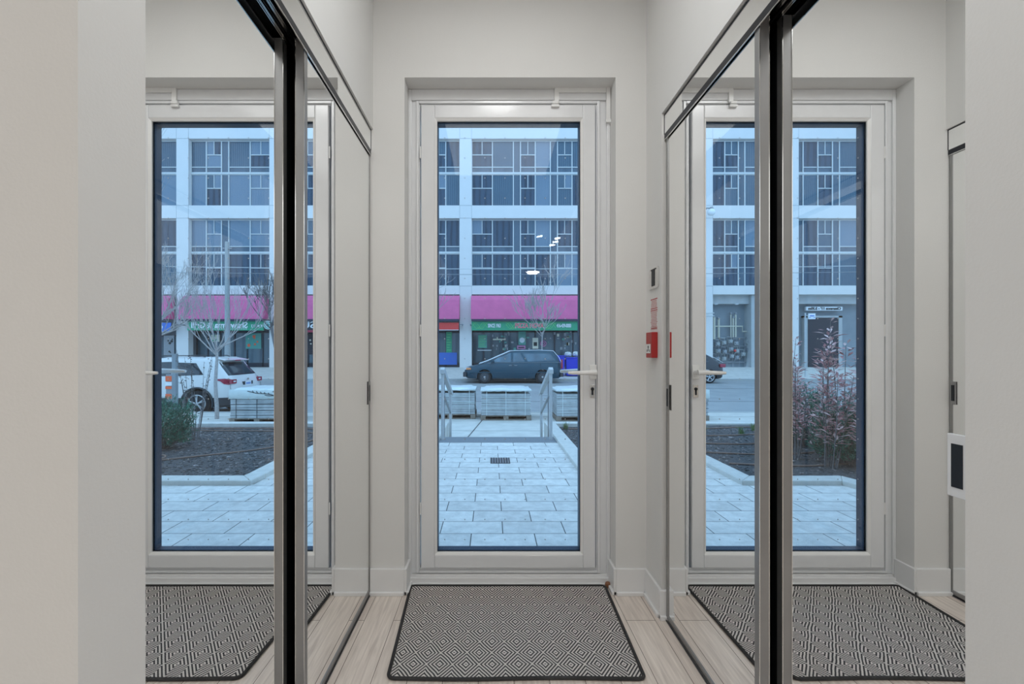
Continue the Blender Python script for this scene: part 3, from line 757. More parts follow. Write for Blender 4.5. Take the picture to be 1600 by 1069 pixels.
# ------------------------------------------------------------------ pallet loads
def pallet(label, x0, x1, y0, y1, h, seed, cap=False, mark=False):
    r = random.Random(seed)
    t = thing('wrapped_pallet_load', label, 'pallet load', ((x0+x1)/2, (y0+y1)/2, ZL), 'wrapped pallet loads on the pavement')
    b = MB(); z = ZL+.002
    for i in range(3):
        xa = x0+(x1-x0-.12)*i/2; b.box(xa, xa+.12, y0, y1, z+.02, z+.095)
    for j in range(5):
        ya = y0+(y1-y0-.1)*j/4; b.box(x0, x1, ya, ya+.1, z, z+.02); b.box(x0, x1, ya, ya+.1, z+.095, z+.115)
    b.build('pallet', M['palletwood'], t)
    z += .115; b = MB(); ztop = ZL+h-.13; n = 9; hh = (ztop-z)/n
    for i in range(n):
        o = r.uniform(-.006, .006); b.box(x0+.02+o, x1-.02+o, y0+.02+o, y1-.02, z+hh*i+.005, z+hh*(i+1), 0)
        b.box(x0+.035, x1-.035, y0+.035, y1-.035, z+hh*i, z+hh*i+.005, 1)
    b.build('stone_stack', [M['brickpack'], M['packgap']], t)
    # crumpled plastic over the top
    b = MB(); nx, ny = 18, 12; lip = .07 if not cap else .24
    top = ZL+h
    def P(i, j):
        u, v = i/nx, j/ny; x = x0+(x1-x0)*u; y = y0+(y1-y0)*v
        e = min(u, 1-u, v, 1-v)
        z = top-.035+ (.03 if e > .08 else 0)+ .010*math.sin(9*u+seed)*math.cos(7*v+seed*2) + r.uniform(-.004, .004)
        return (x, y, z)
    G = [[P(i, j) for i in range(nx+1)] for j in range(ny+1)]
    for row in G: b.v += row
    for j in range(ny):
        for i in range(nx): a = j*(nx+1)+i; b.face((a, a+1, a+nx+2, a+nx+1))
    edge = [(i, 0) for i in range(nx)]+[(nx, j) for j in range(ny)]+[(i, ny) for i in range(nx, 0, -1)]+[(0, j) for j in range(ny, 0, -1)]
    n0 = len(b.v); cx, cy = (x0+x1)/2, (y0+y1)/2
    for (i, j) in edge:
        p = G[j][i]; b.v.append((p[0]+(.006 if p[0] > cx else -.006), p[1]+(.006 if p[1] > cy else -.006), top-lip+r.uniform(-.006, .006)))
    m = len(edge)
    for k in range(m):
        A = edge[k][1]*(nx+1)+edge[k][0]; B_ = edge[(k+1) % m][1]*(nx+1)+edge[(k+1) % m][0]; b.face((A, B_, n0+(k+1) % m, n0+k))
    w_ = b.build('plastic_wrap', M['wrap'], t, smooth=True, angle=50)
    sm = w_.modifiers.new('thick', 'SOLIDIFY'); sm.thickness = .004; sm.offset = 1
    b = MB()
    for u in (.12, .5, .88):
        xx = x0+(x1-x0)*u; b.box(xx-.006, xx+.006, y0+.008, y0+.019, z, top-lip)
    for u in (.3, .55, .8):
        zz = z+(top-z-.1)*u; b.box(x0+.012, x1-.012, y0+.010, y0+.019, zz, zz+.006)
    # diagonal stretch wrap folds
    for k in range(5):
        za = z+.08+.09*k; zb_ = za+r.uniform(-.07, .07)
        b.tube([(x0+.01, y0+.012, za), (cx, y0+.008, (za+zb_)/2+r.uniform(-.01, .01)), (x1-.01, y0+.012, zb_)], .0035, 4)
    b.build('strapping', M['wrap'] if not cap else M['packgap'], t)
    if mark:
        b = MB(); pts = []
        for k in range(15):
            a = PI*(.1+1.2*k/14); pts.append((cx-.32+.16*math.cos(a+PI*.5), y0-.012, top-.12+.05*math.sin(a+PI*.5)))
        b.tube(pts, .008, 5); b.tube([(cx-.38, y0-.012, top-.15), (cx-.2, y0-.012, top-.12), (cx, y0-.012, top-.11), (cx+.2, y0-.012, top-.06)], .008, 5)
        for k in range(5): b.tube([(cx-.3+.09*k, y0-.012, top-.14+.012*k), (cx-.27+.09*k, y0-.012, top-.10+.012*k)], .007, 5)
        b.build('printed_mark', M['ink'], t)
    return t
pallet('wrapped stone pallet load between the handrails, centre of the pavement', -.26, .95, 10.35, 11.35, .76, 1)
pallet('wrapped stone pallet load behind the left handrail', -1.62, -.39, 10.55, 11.5, .76, 2)
pallet('wrapped stone pallet load just right of the right handrail', 1.52, 2.78, 10.2, 11.2, .77, 3)
pallet('white-capped pallet load with dark logo mark beside the white SUV in the left mirror', 3.45, 4.70, 9.9, 10.9, .80, 4, True, True)
pallet('pallet load barely showing beside the door handle in the right mirror', -3.62, -2.4, 10.3, 11.3, .76, 5, True)

# ================================================================== VEHICLES (local frame: front towards +x, ground z=0)
def boolean_cut(o, cutters):
    for c in cutters:
        m = o.modifiers.new('cut', 'BOOLEAN'); m.operation = 'DIFFERENCE'; m.solver = 'EXACT'; m.object = c
    dg = bpy.context.evaluated_depsgraph_get(); me = bpy.data.meshes.new_from_object(o.evaluated_get(dg))
    o.modifiers.clear(); o.data = me
    for c in cutters: bpy.data.objects.remove(c)
class Car:
    def __init__(s, root, hw, n=7):
        s.root, s.hw, s.n = root, hw, n
    def lower(s, x0, x1, rings, topf, mat, wheels, wr):
        """rings: list of (z, dx_rear, dx_front, dhw)"""
        b = MB(); K = 96
        for (z, a, c, d) in rings:
            xa, xb = x0+a, x1-c; cx, ax = (xa+xb)/2, (xb-xa)/2; hw = s.hw-d
            for k in range(K):
                t = 2*PI*k/K; ct, st = math.cos(t), math.sin(t)
                x = cx+ax*math.copysign(abs(ct)**(2/s.n), ct); y = hw*math.copysign(abs(st)**(2/s.n), st)
                b.v.append((x, y, min(z, topf(x)) if z > .55 else z))
        for i in range(len(rings)-1):
            for k in range(K): b.face((i*K+k, i*K+(k+1) % K, (i+1)*K+(k+1) % K, (i+1)*K+k))
        b.face(list(range(K))[::-1])
        T0 = (len(rings)-1)*K            # top strip quads so that it can follow the bonnet line
        for k in range(K//2): b.face((T0+k, T0+k+1, T0+(K-k-1) % K, T0+(K-k) % K)) if k else b.face((T0, T0+1, T0+K-1))
        o = b.build('body', mat, s.root, smooth=True, angle=40)
        cut = []
        for wx in wheels:
            c = MB(); c.cyl((wx, -2, wr*1.0), wr*1.16, 4, 'y', 40); cut.append(c.build('cutter', mat, s.root))
        boolean_cut(o, cut); o.data.polygons.foreach_set('use_smooth', [True]*len(o.data.polygons)); o.data.set_sharp_from_angle(angle=math.radians(40))
        for wx in wheels: MB().box(wx-wr*1.3, wx+wr*1.3, -s.hw+.28, s.hw-.28, .2, .62).build('wheel_well', M['clad'], s.root)
        return o
    def house(s, rings, mat, n=9):
        """rings: (z, x_rear, x_front, hw)"""
        s.rings = rings; s.hn = n; b = MB(); K = 96
        for (z, xa, xb, hw) in rings:
            cx, ax = (xa+xb)/2, (xb-xa)/2
            for k in range(K):
                t = 2*PI*k/K; ct, st = math.cos(t), math.sin(t)
                b.v.append((cx+ax*math.copysign(abs(ct)**(2/n), ct), hw*math.copysign(abs(st)**(2/n), st), z))
        for i in range(len(rings)-1):
            for k in range(K): b.face((i*K+k, i*K+(k+1) % K, (i+1)*K+(k+1) % K, (i+1)*K+k))
        b.face(list(range(K))[::-1]); T0 = (len(rings)-1)*K; b.face([T0+k for k in range(K)])
        return b.build('cabin', mat, s.root, smooth=True, angle=40)
    def at(s, z):
        r = s.rings
        for i in range(len(r)-1):
            if r[i][0] <= z <= r[i+1][0]+1e-6:
                t = (z-r[i][0])/(r[i+1][0]-r[i][0]); return [r[i][k]+(r[i+1][k]-r[i][k])*t for k in (1, 2, 3)]
        return list(r[-1][1:])
    def sidewin(s, poly, mat, name='side_window', off=.006, sides=(-1, 1)):
        # dense grid clipped by fan triangulation of subdivided edges
        P = []
        for i in range(len(poly)):
            p, q = poly[i], poly[(i+1) % len(poly)]
            for k in range(4): P.append((p[0]+(q[0]-p[0])*k/4, p[1]+(q[1]-p[1])*k/4))
        cx = sum(p[0] for p in P)/len(P); cz = sum(p[1] for p in P)/len(P)
        for sd in sides:
            b = MB(); 
            def Y(x, z):
                xa, xb, hw = s.at(z); c, a = (xa+xb)/2, (xb-xa)/2; q = min(.999, abs(x-c)/a); return hw*(1-q**s.hn)**(1/s.hn)
            n0 = 0; rings = [1, .66, .33]
            for f in rings:
                for (x, z) in P:
                    X_, Z_ = cx+(x-cx)*f, cz+(z-cz)*f; b.v.append((X_, sd*(Y(X_, Z_)+off), Z_))
            b.v.append((cx, sd*(Y(cx, cz)+off), cz)); m = len(P)
            for r_ in range(2):
                for k in range(m): b.face((r_*m+k, r_*m+(k+1) % m, (r_+1)*m+(k+1) % m, (r_+1)*m+k))
            for k in range(m): b.face((2*m+k, 2*m+(k+1) % m, 3*m))
            nb = len(b.v); b.v += [(p[0], p[1]-sd*(off+.01), p[2]) for p in b.v[:m]]
            for k in range(m): b.face((k, (k+1) % m, nb+(k+1) % m, nb+k))
            b.build(name, mat, s.root, smooth=True, angle=30)
    def rearwin(s, y, z0, z1, mat, name, rear=True, off=.008, narrow=.06):
        b = MB(); nz, ny = 5, 8
        for j in range(nz+1):
            z = z0+(z1-z0)*j/nz; xa, xb, hw = s.at(z); yy = y-narrow*j/nz; c, a = (xa+xb)/2, (xb-xa)/2
            for i in range(ny+1):
                Y = -yy+2*yy*i/ny; q = min(.98, abs(Y)/hw); xx = a*(1-q**s.hn)**(1/s.hn); b.v.append(((c-xx-off) if rear else (c+xx+off), Y, z))
        for j in range(nz):
            for i in range(ny): a_ = j*(ny+1)+i; b.face((a_, a_+1, a_+ny+2, a_+ny+1))
        o = b.build(name, mat, s.root, smooth=True); m = o.modifiers.new('t', 'SOLIDIFY'); m.thickness = .006; return o
    def wheels(s, xs, r, wd, rimmat, spokes=0):
        for wx in xs:
            for sd in (-1, 1):
                y0 = sd*(s.hw-.02); yi = y0-sd*wd
                b = MB(); prof = [(r*.55, 0), (r*.9, 0), (r*.98, .02), (r, .05), (r, wd-.05), (r*.98, wd-.02), (r*.9, wd), (r*.55, wd)]
                b.lathe((wx, min(y0, yi), r), prof, 'y', 40)
                ty = b.build('wheel', M['tyre'], s.root, smooth=True)
                b = MB(); f = y0+sd*.003
                R0 = r*.66
                if spokes:
                    b.lathe((wx, f-.02 if sd > 0 else f, r), [(R0, 0), (R0, .02)], 'y', 40, 1)
                    yo = f+sd*.012
                    for k in range(spokes):
                        for dd in (-.13, .13):
                            a = 2*PI*k/spokes+.2; a2 = a+dd
                            b.tube([(wx+.03*math.cos(a), yo, r+.03*math.sin(a)), (wx+R0*.97*math.cos(a2), yo-sd*.004, r+R0*.97*math.sin(a2))], [.018, .014], 5, 0)
                    pts = [(wx+R0*math.cos(2*PI*k/40), yo, r+R0*math.sin(2*PI*k/40)) for k in range(41)]; b.tube(pts, .016, 6, 0, cap=False)
                    b.cyl((wx, yo-.015, r), .045, .03, 'y', 16, 0)
                else:
                    b.lathe((wx, f if sd > 0 else f-.012, r), [(R0, 0), (R0*.97, .012)], 'y', 32, 0)
                    pts = [(wx+R0*.8*math.cos(2*PI*k/24), f+sd*.016, r+R0*.8*math.sin(2*PI*k/24)) for k in range(25)]; b.tube(pts, .010, 5, 1, cap=False)
                    for k in range(5):
                        a = 2*PI*k/5; b.cyl((wx+.1*math.cos(a), f+(0 if sd > 0 else -.02), r+.1*math.sin(a)), .022, .02, 'y', 10, 1)
                    b.cyl((wx, f-.0 if sd > 0 else f-.025, r), .05, .025, 'y', 14, 2)
                b.build('rim', rimmat, ty, smooth=True)

# ---- white compact SUV, rear towards the camera's left (front at +x)
def suv():
    t = thing('car', 'white compact SUV seen in the left mirror, parked at the kerb, rear in view', 'car', (0,0,0), local=True)
    c = Car(t, .92)
    def top(x): return 1.12 if x < 3.3 else 1.12-.10*(x-3.3)-.09*max(0, x-4.0)**2
    c.lower(0, 4.52, [(.24, .16, .14, .05), (.30, .05, .08, .01), (.52, .0, .0, .0), (.80, .0, .0, .0), (.98, .05, .08, .015), (1.12, .10, .25, .05)], top, M['whitepaint'], (.92, 3.62), .36)
    c.house([(1.04, .10, 3.55, .875), (1.12, .14, 3.30, .865), (1.35, .34, 2.90, .80), (1.52, .46, 2.50, .73), (1.60, .50, 2.30, .66), (1.65, .62, 2.05, .56)], M['whitepaint'])
    c.sidewin([(.78, 1.16), (1.62, 1.12), (1.62, 1.50), (1.05, 1.48)], M['carglass'])
    c.sidewin([(1.68, 1.12), (2.98, 1.12), (2.45, 1.50), (1.68, 1.52)], M['carglass'])
    c.rearwin(.70, 1.13, 1.50, M['carglass'], 'rear_window')
    c.rearwin(.74, 1.14, 1.52, M['carglass'], 'windscreen', rear=False)
    b = MB(); b.prism([(.30, 1.565), (.62, 1.625), (.62, 1.60), (.33, 1.54)], 'y', -.60, .60); b.build('spoiler', M['whitepaint'], t, bevel=.01)
    b = MB(); b.box(.30, .45, -.13, .13, 1.535, 1.562); b.build('brake_light_strip', M['taillight'], t)
    for sd in (-1, 1):
        b = MB()
        pts = [(.46, 1.03), (.20, 1.05), (.06, 1.02), (.035, .93), (.12, .87), (.22, .90), (.30, .975)]
        Y = lambda x: .92*(1-min(.999, abs(x-2.26)/2.26)**7)**(1/7)
        n = len(pts)
        out_ = [(x, sd*(Y(x)-.012+.016), z) for x, z in pts]; inn = [(x+.03, sd*(Y(x)-.05), z) for x, z in pts]
        b.v += out_+inn; b.face(range(n)); b.face(range(n, 2*n))
        for k in range(n): b.face((k, (k+1) % n, n+(k+1) % n, n+k))
        b.box(.018, .09, sd*.56, sd*.80, .90, 1.02, 0); b.box(.015, .03, sd*.60, sd*.72, .94, .985, 1)
        b.build('tail_light', [M['taillight'], M['headl']], t, bevel=.006)
        b = MB(); b.box(-.012, .05, sd*.62, sd*.84, .555, .605); b.build('reflector', M['taillight'], t)
        b = MB(); b.tube([(.9, sd*.58, 1.655), (1.0, sd*.60, 1.69), (2.1, sd*.60, 1.69), (2.2, sd*.58, 1.655)], .014, 6); b.build('roof_rail', M['clad'], t)
    # lower dark cladding
    b = MB(); K = 64
    for (z, g) in ((.26, -.02), (.30, .008), (.50, .012), (.52, .0)):
        for k in range(K):
            a = 2*PI*k/K; ct, st = math.cos(a), math.sin(a); b.v.append((2.26+(2.26+g)*math.copysign(abs(ct)**(2/7), ct), (.92+g)*math.copysign(abs(st)**(2/7), st), z))
    for i in range(3):
        for k in range(K): b.face((i*K+k, i*K+(k+1) % K, (i+1)*K+(k+1) % K, (i+1)*K+k))
    b.face(range(K)); b.face(range(3*K, 4*K))
    o = b.build('bumper_cladding', M['clad'], t, smooth=True); cut = []
    for wx in (.92, 3.62): cut.append(MB().cyl((wx, -2, .36), .42, 4, 'y', 40).build('cutter', M['clad'], t))
    boolean_cut(o, cut)
    for wx in (.92, 3.62):
        for sd in (-1, 1):
            b = MB(); b.tube([(wx+.44*math.cos(a), sd*.921, .36+.44*math.sin(a)) for a in [PI*(-.08+1.16*k/20) for k in range(21)]], .026, 6); b.build('arch_trim', M['clad'], t, smooth=True)
    b = MB(); b.box(.01, .04, -.26, .26, .80, .93, 1); b.box(-.002, .012, -.15, .15, .80, .94, 0)
    for k in range(7): b.box(-.004, -.001, -.12+.035*k, -.10+.035*k, .845, .90, 2)
    b.build('licence_plate', [M['paper'], M['clad'], M['bluesign']], t)
    for y in (-.55, .55): MB().tube([(.03, y, .30), (.25, y, .30)], .045, 12).build('exhaust_tip', M['chrome'], t, smooth=True)
    MB().cyl((.003, 0, 1.0), .03, .014, 'x', 14).build('badge', M['steel'], t)
    MB().box(-.004, .01, .45, .62, .70, .715).build('badge', M['steel'], t)
    b = MB(); b.box(-.003, .004, -.74, .74, .60, .61); b.tube([(.02, -.75, .61), (.06, -.80, .80), (.10, -.74, 1.0)], .005, 4); b.tube([(.02, .75, .61), (.06, .80, .80), (.10, .74, 1.0)], .005, 4); b.build('tailgate_seam', M['clad'], t)
    for x in (1.66, 2.75):
        b = MB(); b.box(x, x+.008, -.924, -.90, .42, 1.10); b.build('door_seam', M['clad'], t)
    for sd in (-1, 1):
        b = MB(); b.box(2.55, 2.80, sd*.86, sd*1.05, 1.12, 1.24); b.build('wing_mirror', M['whitepaint'], t, bevel=.03)
        for xx in (1.25, 2.2): MB().box(xx, xx+.2, sd*.905, sd*.94, .955, .98).build('door_handle', M['whitepaint'], t, bevel=.005)
        b = MB(); b.box(4.1, 4.48, sd*.55, sd*.86, .80, .93); b.build('headlight', M['headl'], t, bevel=.02)
    c.wheels((.92, 3.62), .36, .23, [M['rim'], M['black']], 5)
    return t
s_ = suv(); s_.location = (5.98, 12.98, ZS-.14)
def minivan():
    t = thing('car', 'dark teal minivan parked across the street before the pizza shop', 'car', (0,0,0), local=True)
    c = Car(t, .95)
    L = 5.12
    def top(x): return 1.06 if x < 3.6 else 1.06-.13*(x-3.6)-.10*max(0, x-4.3)**2
    c.lower(0, L, [(.26, .14, .16, .06), (.34, .04, .05, .01), (.55, .0, .0, .0), (.80, .0, .02, .0), (.96, .03, .10, .02), (1.06, .05, .30, .045)], top, M['vanpaint'], (1.05, 4.05), .345)
    c.house([(1.0, .05, 4.25, .90), (1.06, .06, 4.05, .885), (1.35, .20, 3.42, .80), (1.60, .34, 2.86, .71), (1.70, .42, 2.62, .64), (1.745, .60, 2.35, .54)], M['vanpaint'])
    c.sidewin([(2.68, 1.12), (3.72, 1.12), (3.42, 1.30), (2.95, 1.57), (2.68, 1.58)], M['vanglass'])
    c.sidewin([(1.95, 1.14), (2.56, 1.12), (2.56, 1.58), (2.20, 1.58)], M['vanglass'])
    c.sidewin([(.36, 1.20), (1.80, 1.14), (2.08, 1.56), (.66, 1.56)], M['vanglass'])
    c.rearwin(.70, 1.10, 1.58, M['carglass'], 'rear_window'); c.rearwin(.74, 1.10, 1.60, M['carglass'], 'windscreen', rear=False)
    for sd in (-1, 1):
        b = MB(); b.tube([(.12, sd*.91, 1.10), (2.6, sd*.902, 1.09), (3.9, sd*.90, 1.07)], .008, 5); b.build('belt_trim', M['steel'], t)
        b = MB(); b.tube([(4.35, sd*.84, 1.02), (3.9, sd*.80, 1.17), (3.3, sd*.755, 1.44), (2.7, sd*.66, 1.70), (1.2, sd*.62, 1.735), (.45, sd*.65, 1.69), (.18, sd*.82, 1.35), (.06, sd*.9, 1.05)], .018, 6); b.build('roof_gutter', M['chrome'], t, smooth=True)
        b = MB(); b.box(.30, 4.9, sd*.935, sd*.962, .55, .60); b.build('rub_strip', M['vanpaint'], t, bevel=.01)
        b = MB(); b.box(-.005, .09, sd*.80, sd*.93, .78, 1.25); b.build('tail_light', M['taillight'], t, bevel=.015)
        b = MB(); b.box(4.82, 5.10, sd*.56, sd*.88, .72, .83, 0); b.box(4.75, 5.0, sd*.83, sd*.935, .72, .82, 1); b.build('headlight', [M['headl'], M['amber']], t, bevel=.01)
        b = MB(); b.box(3.55, 3.72, sd*.90, sd*1.08, 1.10, 1.24); b.build('wing_mirror', M['vanpaint'], t, bevel=.03)
        for xx in (2.64, 2.36): MB().box(xx, xx+.15, sd*.94, sd*.965, .93, .96).build('door_handle', M['steel'], t)
        for x in (2.60, 3.72, 1.15): 
            b = MB(); b.box(x, x+.008, sd*.92, sd*.953, .38, 1.05); b.build('door_seam', M['black'], t)
        for wx in (1.05, 4.05):
            b = MB(); b.tube([(wx+.41*math.cos(a), sd*.945, .345+.41*math.sin(a)) for a in [PI*(-.05+1.1*k/20) for k in range(21)]], .018, 6); b.build('arch_trim', M['vanpaint'], t, smooth=True)
    for xa_, xb_ in ((-.05, .12), (5.0, 5.17)): MB().box(xa_, xb_, -.87, .87, .35, .59).build('bumper', M['clad'], t, bevel=.03)
    c.wheels((1.05, 4.05), .345, .21, [M['steelrim'], M['tyre'], M['rim']], 0)
    return t
v_ = minivan(); v_.location = (3.69, 23.45, ZS); v_.rotation_euler = (0, 0, PI)
def hatch():
    t = thing('car', 'black car tail seen in the right mirror beside the gas meters', 'car', (0,0,0), local=True)
    c = Car(t, .90)
    def top(x): return 1.05 if x < 3.1 else 1.05-.12*(x-3.1)
    c.lower(0, 4.3, [(.24, .14, .14, .05), (.32, .04, .05, .01), (.55, .0, .0, .0), (.85, .0, .04, .0), (1.0, .06, .2, .02), (1.05, .10, .3, .04)], top, M['blackpaint'], (.85, 3.45), .34)
    c.house([(.98, .10, 3.45, .86), (1.05, .16, 3.25, .85), (1.30, .50, 2.80, .76), (1.50, .85, 2.35, .68), (1.58, 1.1, 2.05, .58)], M['blackpaint'])
    c.sidewin([(.85, 1.12), (1.75, 1.08), (1.75, 1.46), (1.25, 1.44)], M['carglass']); c.sidewin([(1.82, 1.08), (2.95, 1.08), (2.35, 1.46), (1.82, 1.47)], M['carglass'])
    c.rearwin(.66, 1.08, 1.45, M['carglass'], 'rear_window'); c.rearwin(.7, 1.1, 1.48, M['carglass'], 'windscreen', rear=False)
    for sd in (-1, 1):
        b = MB(); b.tube([(.12, sd*.84, 1.07), (.5, sd*.77, 1.32), (1.0, sd*.66, 1.54), (2.1, sd*.64, 1.55), (3.2, sd*.83, 1.08)], .012, 6); b.build('roof_trim', M['chrome'], t)
        b = MB(); b.box(.02, .30, sd*.78, sd*.905, .84, 1.02); b.build('tail_light', M['taillight'], t, bevel=.02)
        b = MB(); b.box(4.0, 4.27, sd*.55, sd*.85, .68, .82); b.build('headlight', M['headl'], t, bevel=.02)
    c.wheels((.85, 3.45), .34, .22, [M['rim'], M['black']], 5)
    return t
h_ = hatch(); h_.location = (-10.62, 23.45, ZS)

# ================================================================== BUILDING ACROSS THE STREET
FY = 30.0
PXM = FY/680
def HZ(py): return HC + (549-py)*PXM
bld = thing('apartment_building', 'white panelled apartment building with large windows across the street', 'building', (0, FY, 0))
cols = [(-26.2, -25.4), (-19.55, -18.72), (-13.72, -12.9), (-8.1, -7.3), (-2.2, -1.37), (6.75, 7.6), (13.22, 14.05), (19.63, 20.46), (26.6, 27.4)]
zb0, zb1, zb2, zb3, zb4, zb5 = HZ(460), HZ(447), HZ(341), HZ(321), HZ(216.5), HZ(193)
b = MB()
X0, X1 = -26.2, 27.4
for (a, c_) in cols: b.box(a, c_, FY, FY+.5, .03, 22)
for (z0, z1) in ((zb0, zb1), (zb2, zb3), (zb4, zb5), (21.5, 22.3)): b.box(X0, X1, FY+.002, FY+.52, z0, z1)
b.build('facade_frame', M['panel'], bld)
b = MB()
for (a, c_) in cols:
    for z in (zb1, zb2, zb3, zb4, zb5): b.box(a-.01, c_+.01, FY-.004, FY+.001, z-.012, z+.012)
    for xx in (a, c_):
        for (z0, z1) in ((zb0, zb1), (zb2, zb3), (zb4, zb5)): b.box(xx-.008, xx+.008, FY-.004, FY+.001, z0, z1)
b.build('panel_joint', M['steel'], bld)
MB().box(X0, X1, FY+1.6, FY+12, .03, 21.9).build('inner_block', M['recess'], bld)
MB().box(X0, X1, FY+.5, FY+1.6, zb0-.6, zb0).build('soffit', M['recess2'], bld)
RB = random.Random(11)
seq0 = [('N', 1.36), ('P', 1.39), ('S', .47), ('N', .98), ('P', 1.0), ('S', .47), ('N', .96), ('P', 1.1)]
def windowbank(xa, xb, z0, z1, start, bias):
    seq = []; x = xa; k = start
    while x < xb-.5:
        ty, wd = seq0[k % 8]; seq.append((ty, wd)); x += wd; k += 1
    tot = sum(s[1] for s in seq); f = (xb-xa)/tot
    m = MB(); g = MB(); Y = FY+.30; e = .035
    zs = z0+(z1-z0)*.18      # low panel row / sill rail
    x = xa
    m.box(xa, xb, Y-.03, Y+.05, z0, z0+.06); m.box(xa, xb, Y-.03, Y+.05, z1-.06, z1)
    for ty, wd in seq:
        wd *= f; xe = x+wd
        m.box(x-e, x+e, Y-.05, Y+.05, z0, z1)
        r = RB.random(); mat = (0 if r < bias[0] else 1 if r < bias[0]+bias[1] else 2)
        low = bias[3]
        zl = zs if low else z0
        if ty == 'S': g.box(x, xe, Y, Y+.03, z0, z1, 3)
        elif ty == 'P':
            g.box(x, xe, Y+.01, Y+.03, zl, z1, mat)
            if low: g.box(x, xe, Y+.01, Y+.03, z0, zl, 3); m.box(x, xe, Y-.03, Y+.04, zl-.03, zl+.03)
        else:
            zm = z0+(z1-z0)*.56; xm = (x+xe)/2
            m.box(x, xe, Y-.035, Y+.04, zm-.03, zm+.03); m.box(xm-.025, xm+.025, Y-.035, Y+.04, zm, z1)
            for (p, q) in ((x, xm), (xm, xe)):
                r2 = RB.random(); g.box(p, q, Y+.01, Y+.03, zm, z1, mat if r2 < .6 else RB.choice((0, 1, 2)))
            g.box(x, xe, Y+.01, Y+.03, zl, zm, RB.choice((0, 0, mat)))
            if low: g.box(x, xe, Y+.01, Y+.03, z0, zl, 3); m.box(x, xe, Y-.03, Y+.04, zl-.03, zl+.03)
        x = xe
    m.box(xb-e, xb+e, Y-.05, Y+.05, z0, z1)
    wn = m.build('window', M['mull'], bld); g.build('glazing', [M['pane_dark'], M['pane_mid'], M['pane_light'], M['spandrel']], wn)
starts = [0, 0, 0, 0, 0, 0, 0, 1]
for i in range(len(cols)-1):
    xa, xb = cols[i][1], cols[i+1][0]
    bias = (.45, .35, .2) if i <= 4 else (.25, .4, .35)
    for (z0, z1) in ((zb1, zb2), (zb3, zb4), (zb5, zb5+4.6)):
        if i > 4 and z0 == zb3: bias = (.0, .35, .65)  # paler pane mix: reflections on this row put into the pane colours
        elif i > 4: bias = (.35, .4, .25)
        zm = (z0+z1)/2; zt_ = z1
        windowbank(xa, xb, z0+.02, zm-.04, starts[i], (*bias, False)); windowbank(xa, xb, zm+.04, z1-.02, starts[i], (*bias, True))
b = MB()
for i in range(len(cols)-1):
    for (z0, z1) in ((zb1, zb2), (zb3, zb4), (zb5, zb5+4.6)): b.box(cols[i][1], cols[i+1][0], FY+.22, FY+.42, (z0+z1)/2-.05, (z0+z1)/2+.05)
b.build('floor_rail', M['mull'], bld)
# ------------------------------------------------------------------ ground floor bays
def shopfront(xa, xb, z1, divs, mat=None):
    Y = FY+.9; b = MB()
    for u in divs: x = xa+(xb-xa)*u; b.box(x-.04, x+.04, Y-.05, Y+.05, .04, z1)
    b.box(xa, xb, Y-.05, Y+.05, .04, .35); b.box(xa, xb, Y-.05, Y+.05, z1-.12, z1)
    fr = b.build('shopfront', M['aludark'], bld)
    MB().box(xa, xb, Y, Y+.03, .05, z1-.01).build('shop_window', mat or M['shopglass'], fr)
def awning(label, xa, xb, z1=None, z0=None):
    z1 = z1 or HZ(461.5); z0 = z0 or HZ(501)+.05
    t = thing('awning', label, 'awning', ((xa+xb)/2, FY, z0))
    pts = [(FY-.01, z1-.02), (FY-.30, z1-.10), (FY-.62, z1-.40), (FY-.78, z0+.5), (FY-.80, z0), (FY-.76, z0), (FY-.74, z0+.5), (FY-.58, z1-.45), (FY-.28, z1-.15), (FY-.01, z1-.08)]
    b = MB(); b.prism(pts, 'x', xa, xb); 
    b.build('canopy', M['awning'], t, smooth=True, angle=25)
    b = MB()
    for x in (xa, xb-.03): b.prism([(FY-.01, z1-.09), (FY-.30, z1-.17), (FY-.58, z1-.46), (FY-.74, z0+.5), (FY-.76, z0+.02), (FY-.01, z0+.02)], 'x', x+.002, x+.028)
    b.build('end_panel', M['awning'], t)
    b = MB(); b.box(xa+.03, xb-.03, FY-.79, FY-.74, z0-.14, z0-.001); b.build('valance', M['awn_dark'], t)
def hang(t, xa, xb):
    for x in (xa, xb): MB().box(x-.03, x+.03, SY+.12, FY+.001, HZ(509), HZ(507)).build('hanger', M['steel'], t)
def wave(b, x0, x1, zc, amp, ph, r=.016, y=None):
    y = y or FY-.66
    b.tube([(x0+(x1-x0)*k/14, y, zc+amp*math.sin(ph+k*.55)) for k in range(15)], r, 4)
SY = FY-.60
# bay 4: pizza shop
xa, xb = cols[4][1], cols[5][0]
awning('crimson awning over the pizza shop sign', xa-.02, xb-.25)
t = thing('shop_sign', 'long green pizza shop sign with white and red lettering', 'sign', ((xa+xb)/2, SY, HZ(516)))
hang(t, xa-.06, xb+.3)
MB().box(xa-.1, xb+.4, SY+.05, SY+.12, HZ(508.5), HZ(507.5)).build('hanger_bar', M['steel'], t)
MB().box(xa+.02, xb-.2, SY, SY+.12, HZ(517), HZ(503.2)).build('sign_board', M['green'], t)
b = MB(); zc = HZ(510)
for x0 in (xa+.1, xa+2.35, xa+4.7, xa+7.3):
    for ph in (0, 1.2, 2.5): wave(b, x0, x0+1.0, zc, .20, ph, .014, SY-.008)
b.build('swirl_print', M['lgreen'], t)
X28 = lambda px, yd=SY: (px-768)/680*yd
text('lettering', 'SINCE 1963', .34, M['paper'], ((X28(772.5)), SY-.02, zc), FACE_CAM, t, .86, .01, .012)
text('lettering', 'PIZZA NOVA', .44, M['redsign'], ((X28(827)), SY-.045, zc), FACE_CAM, t, 1.92, .01, .004)
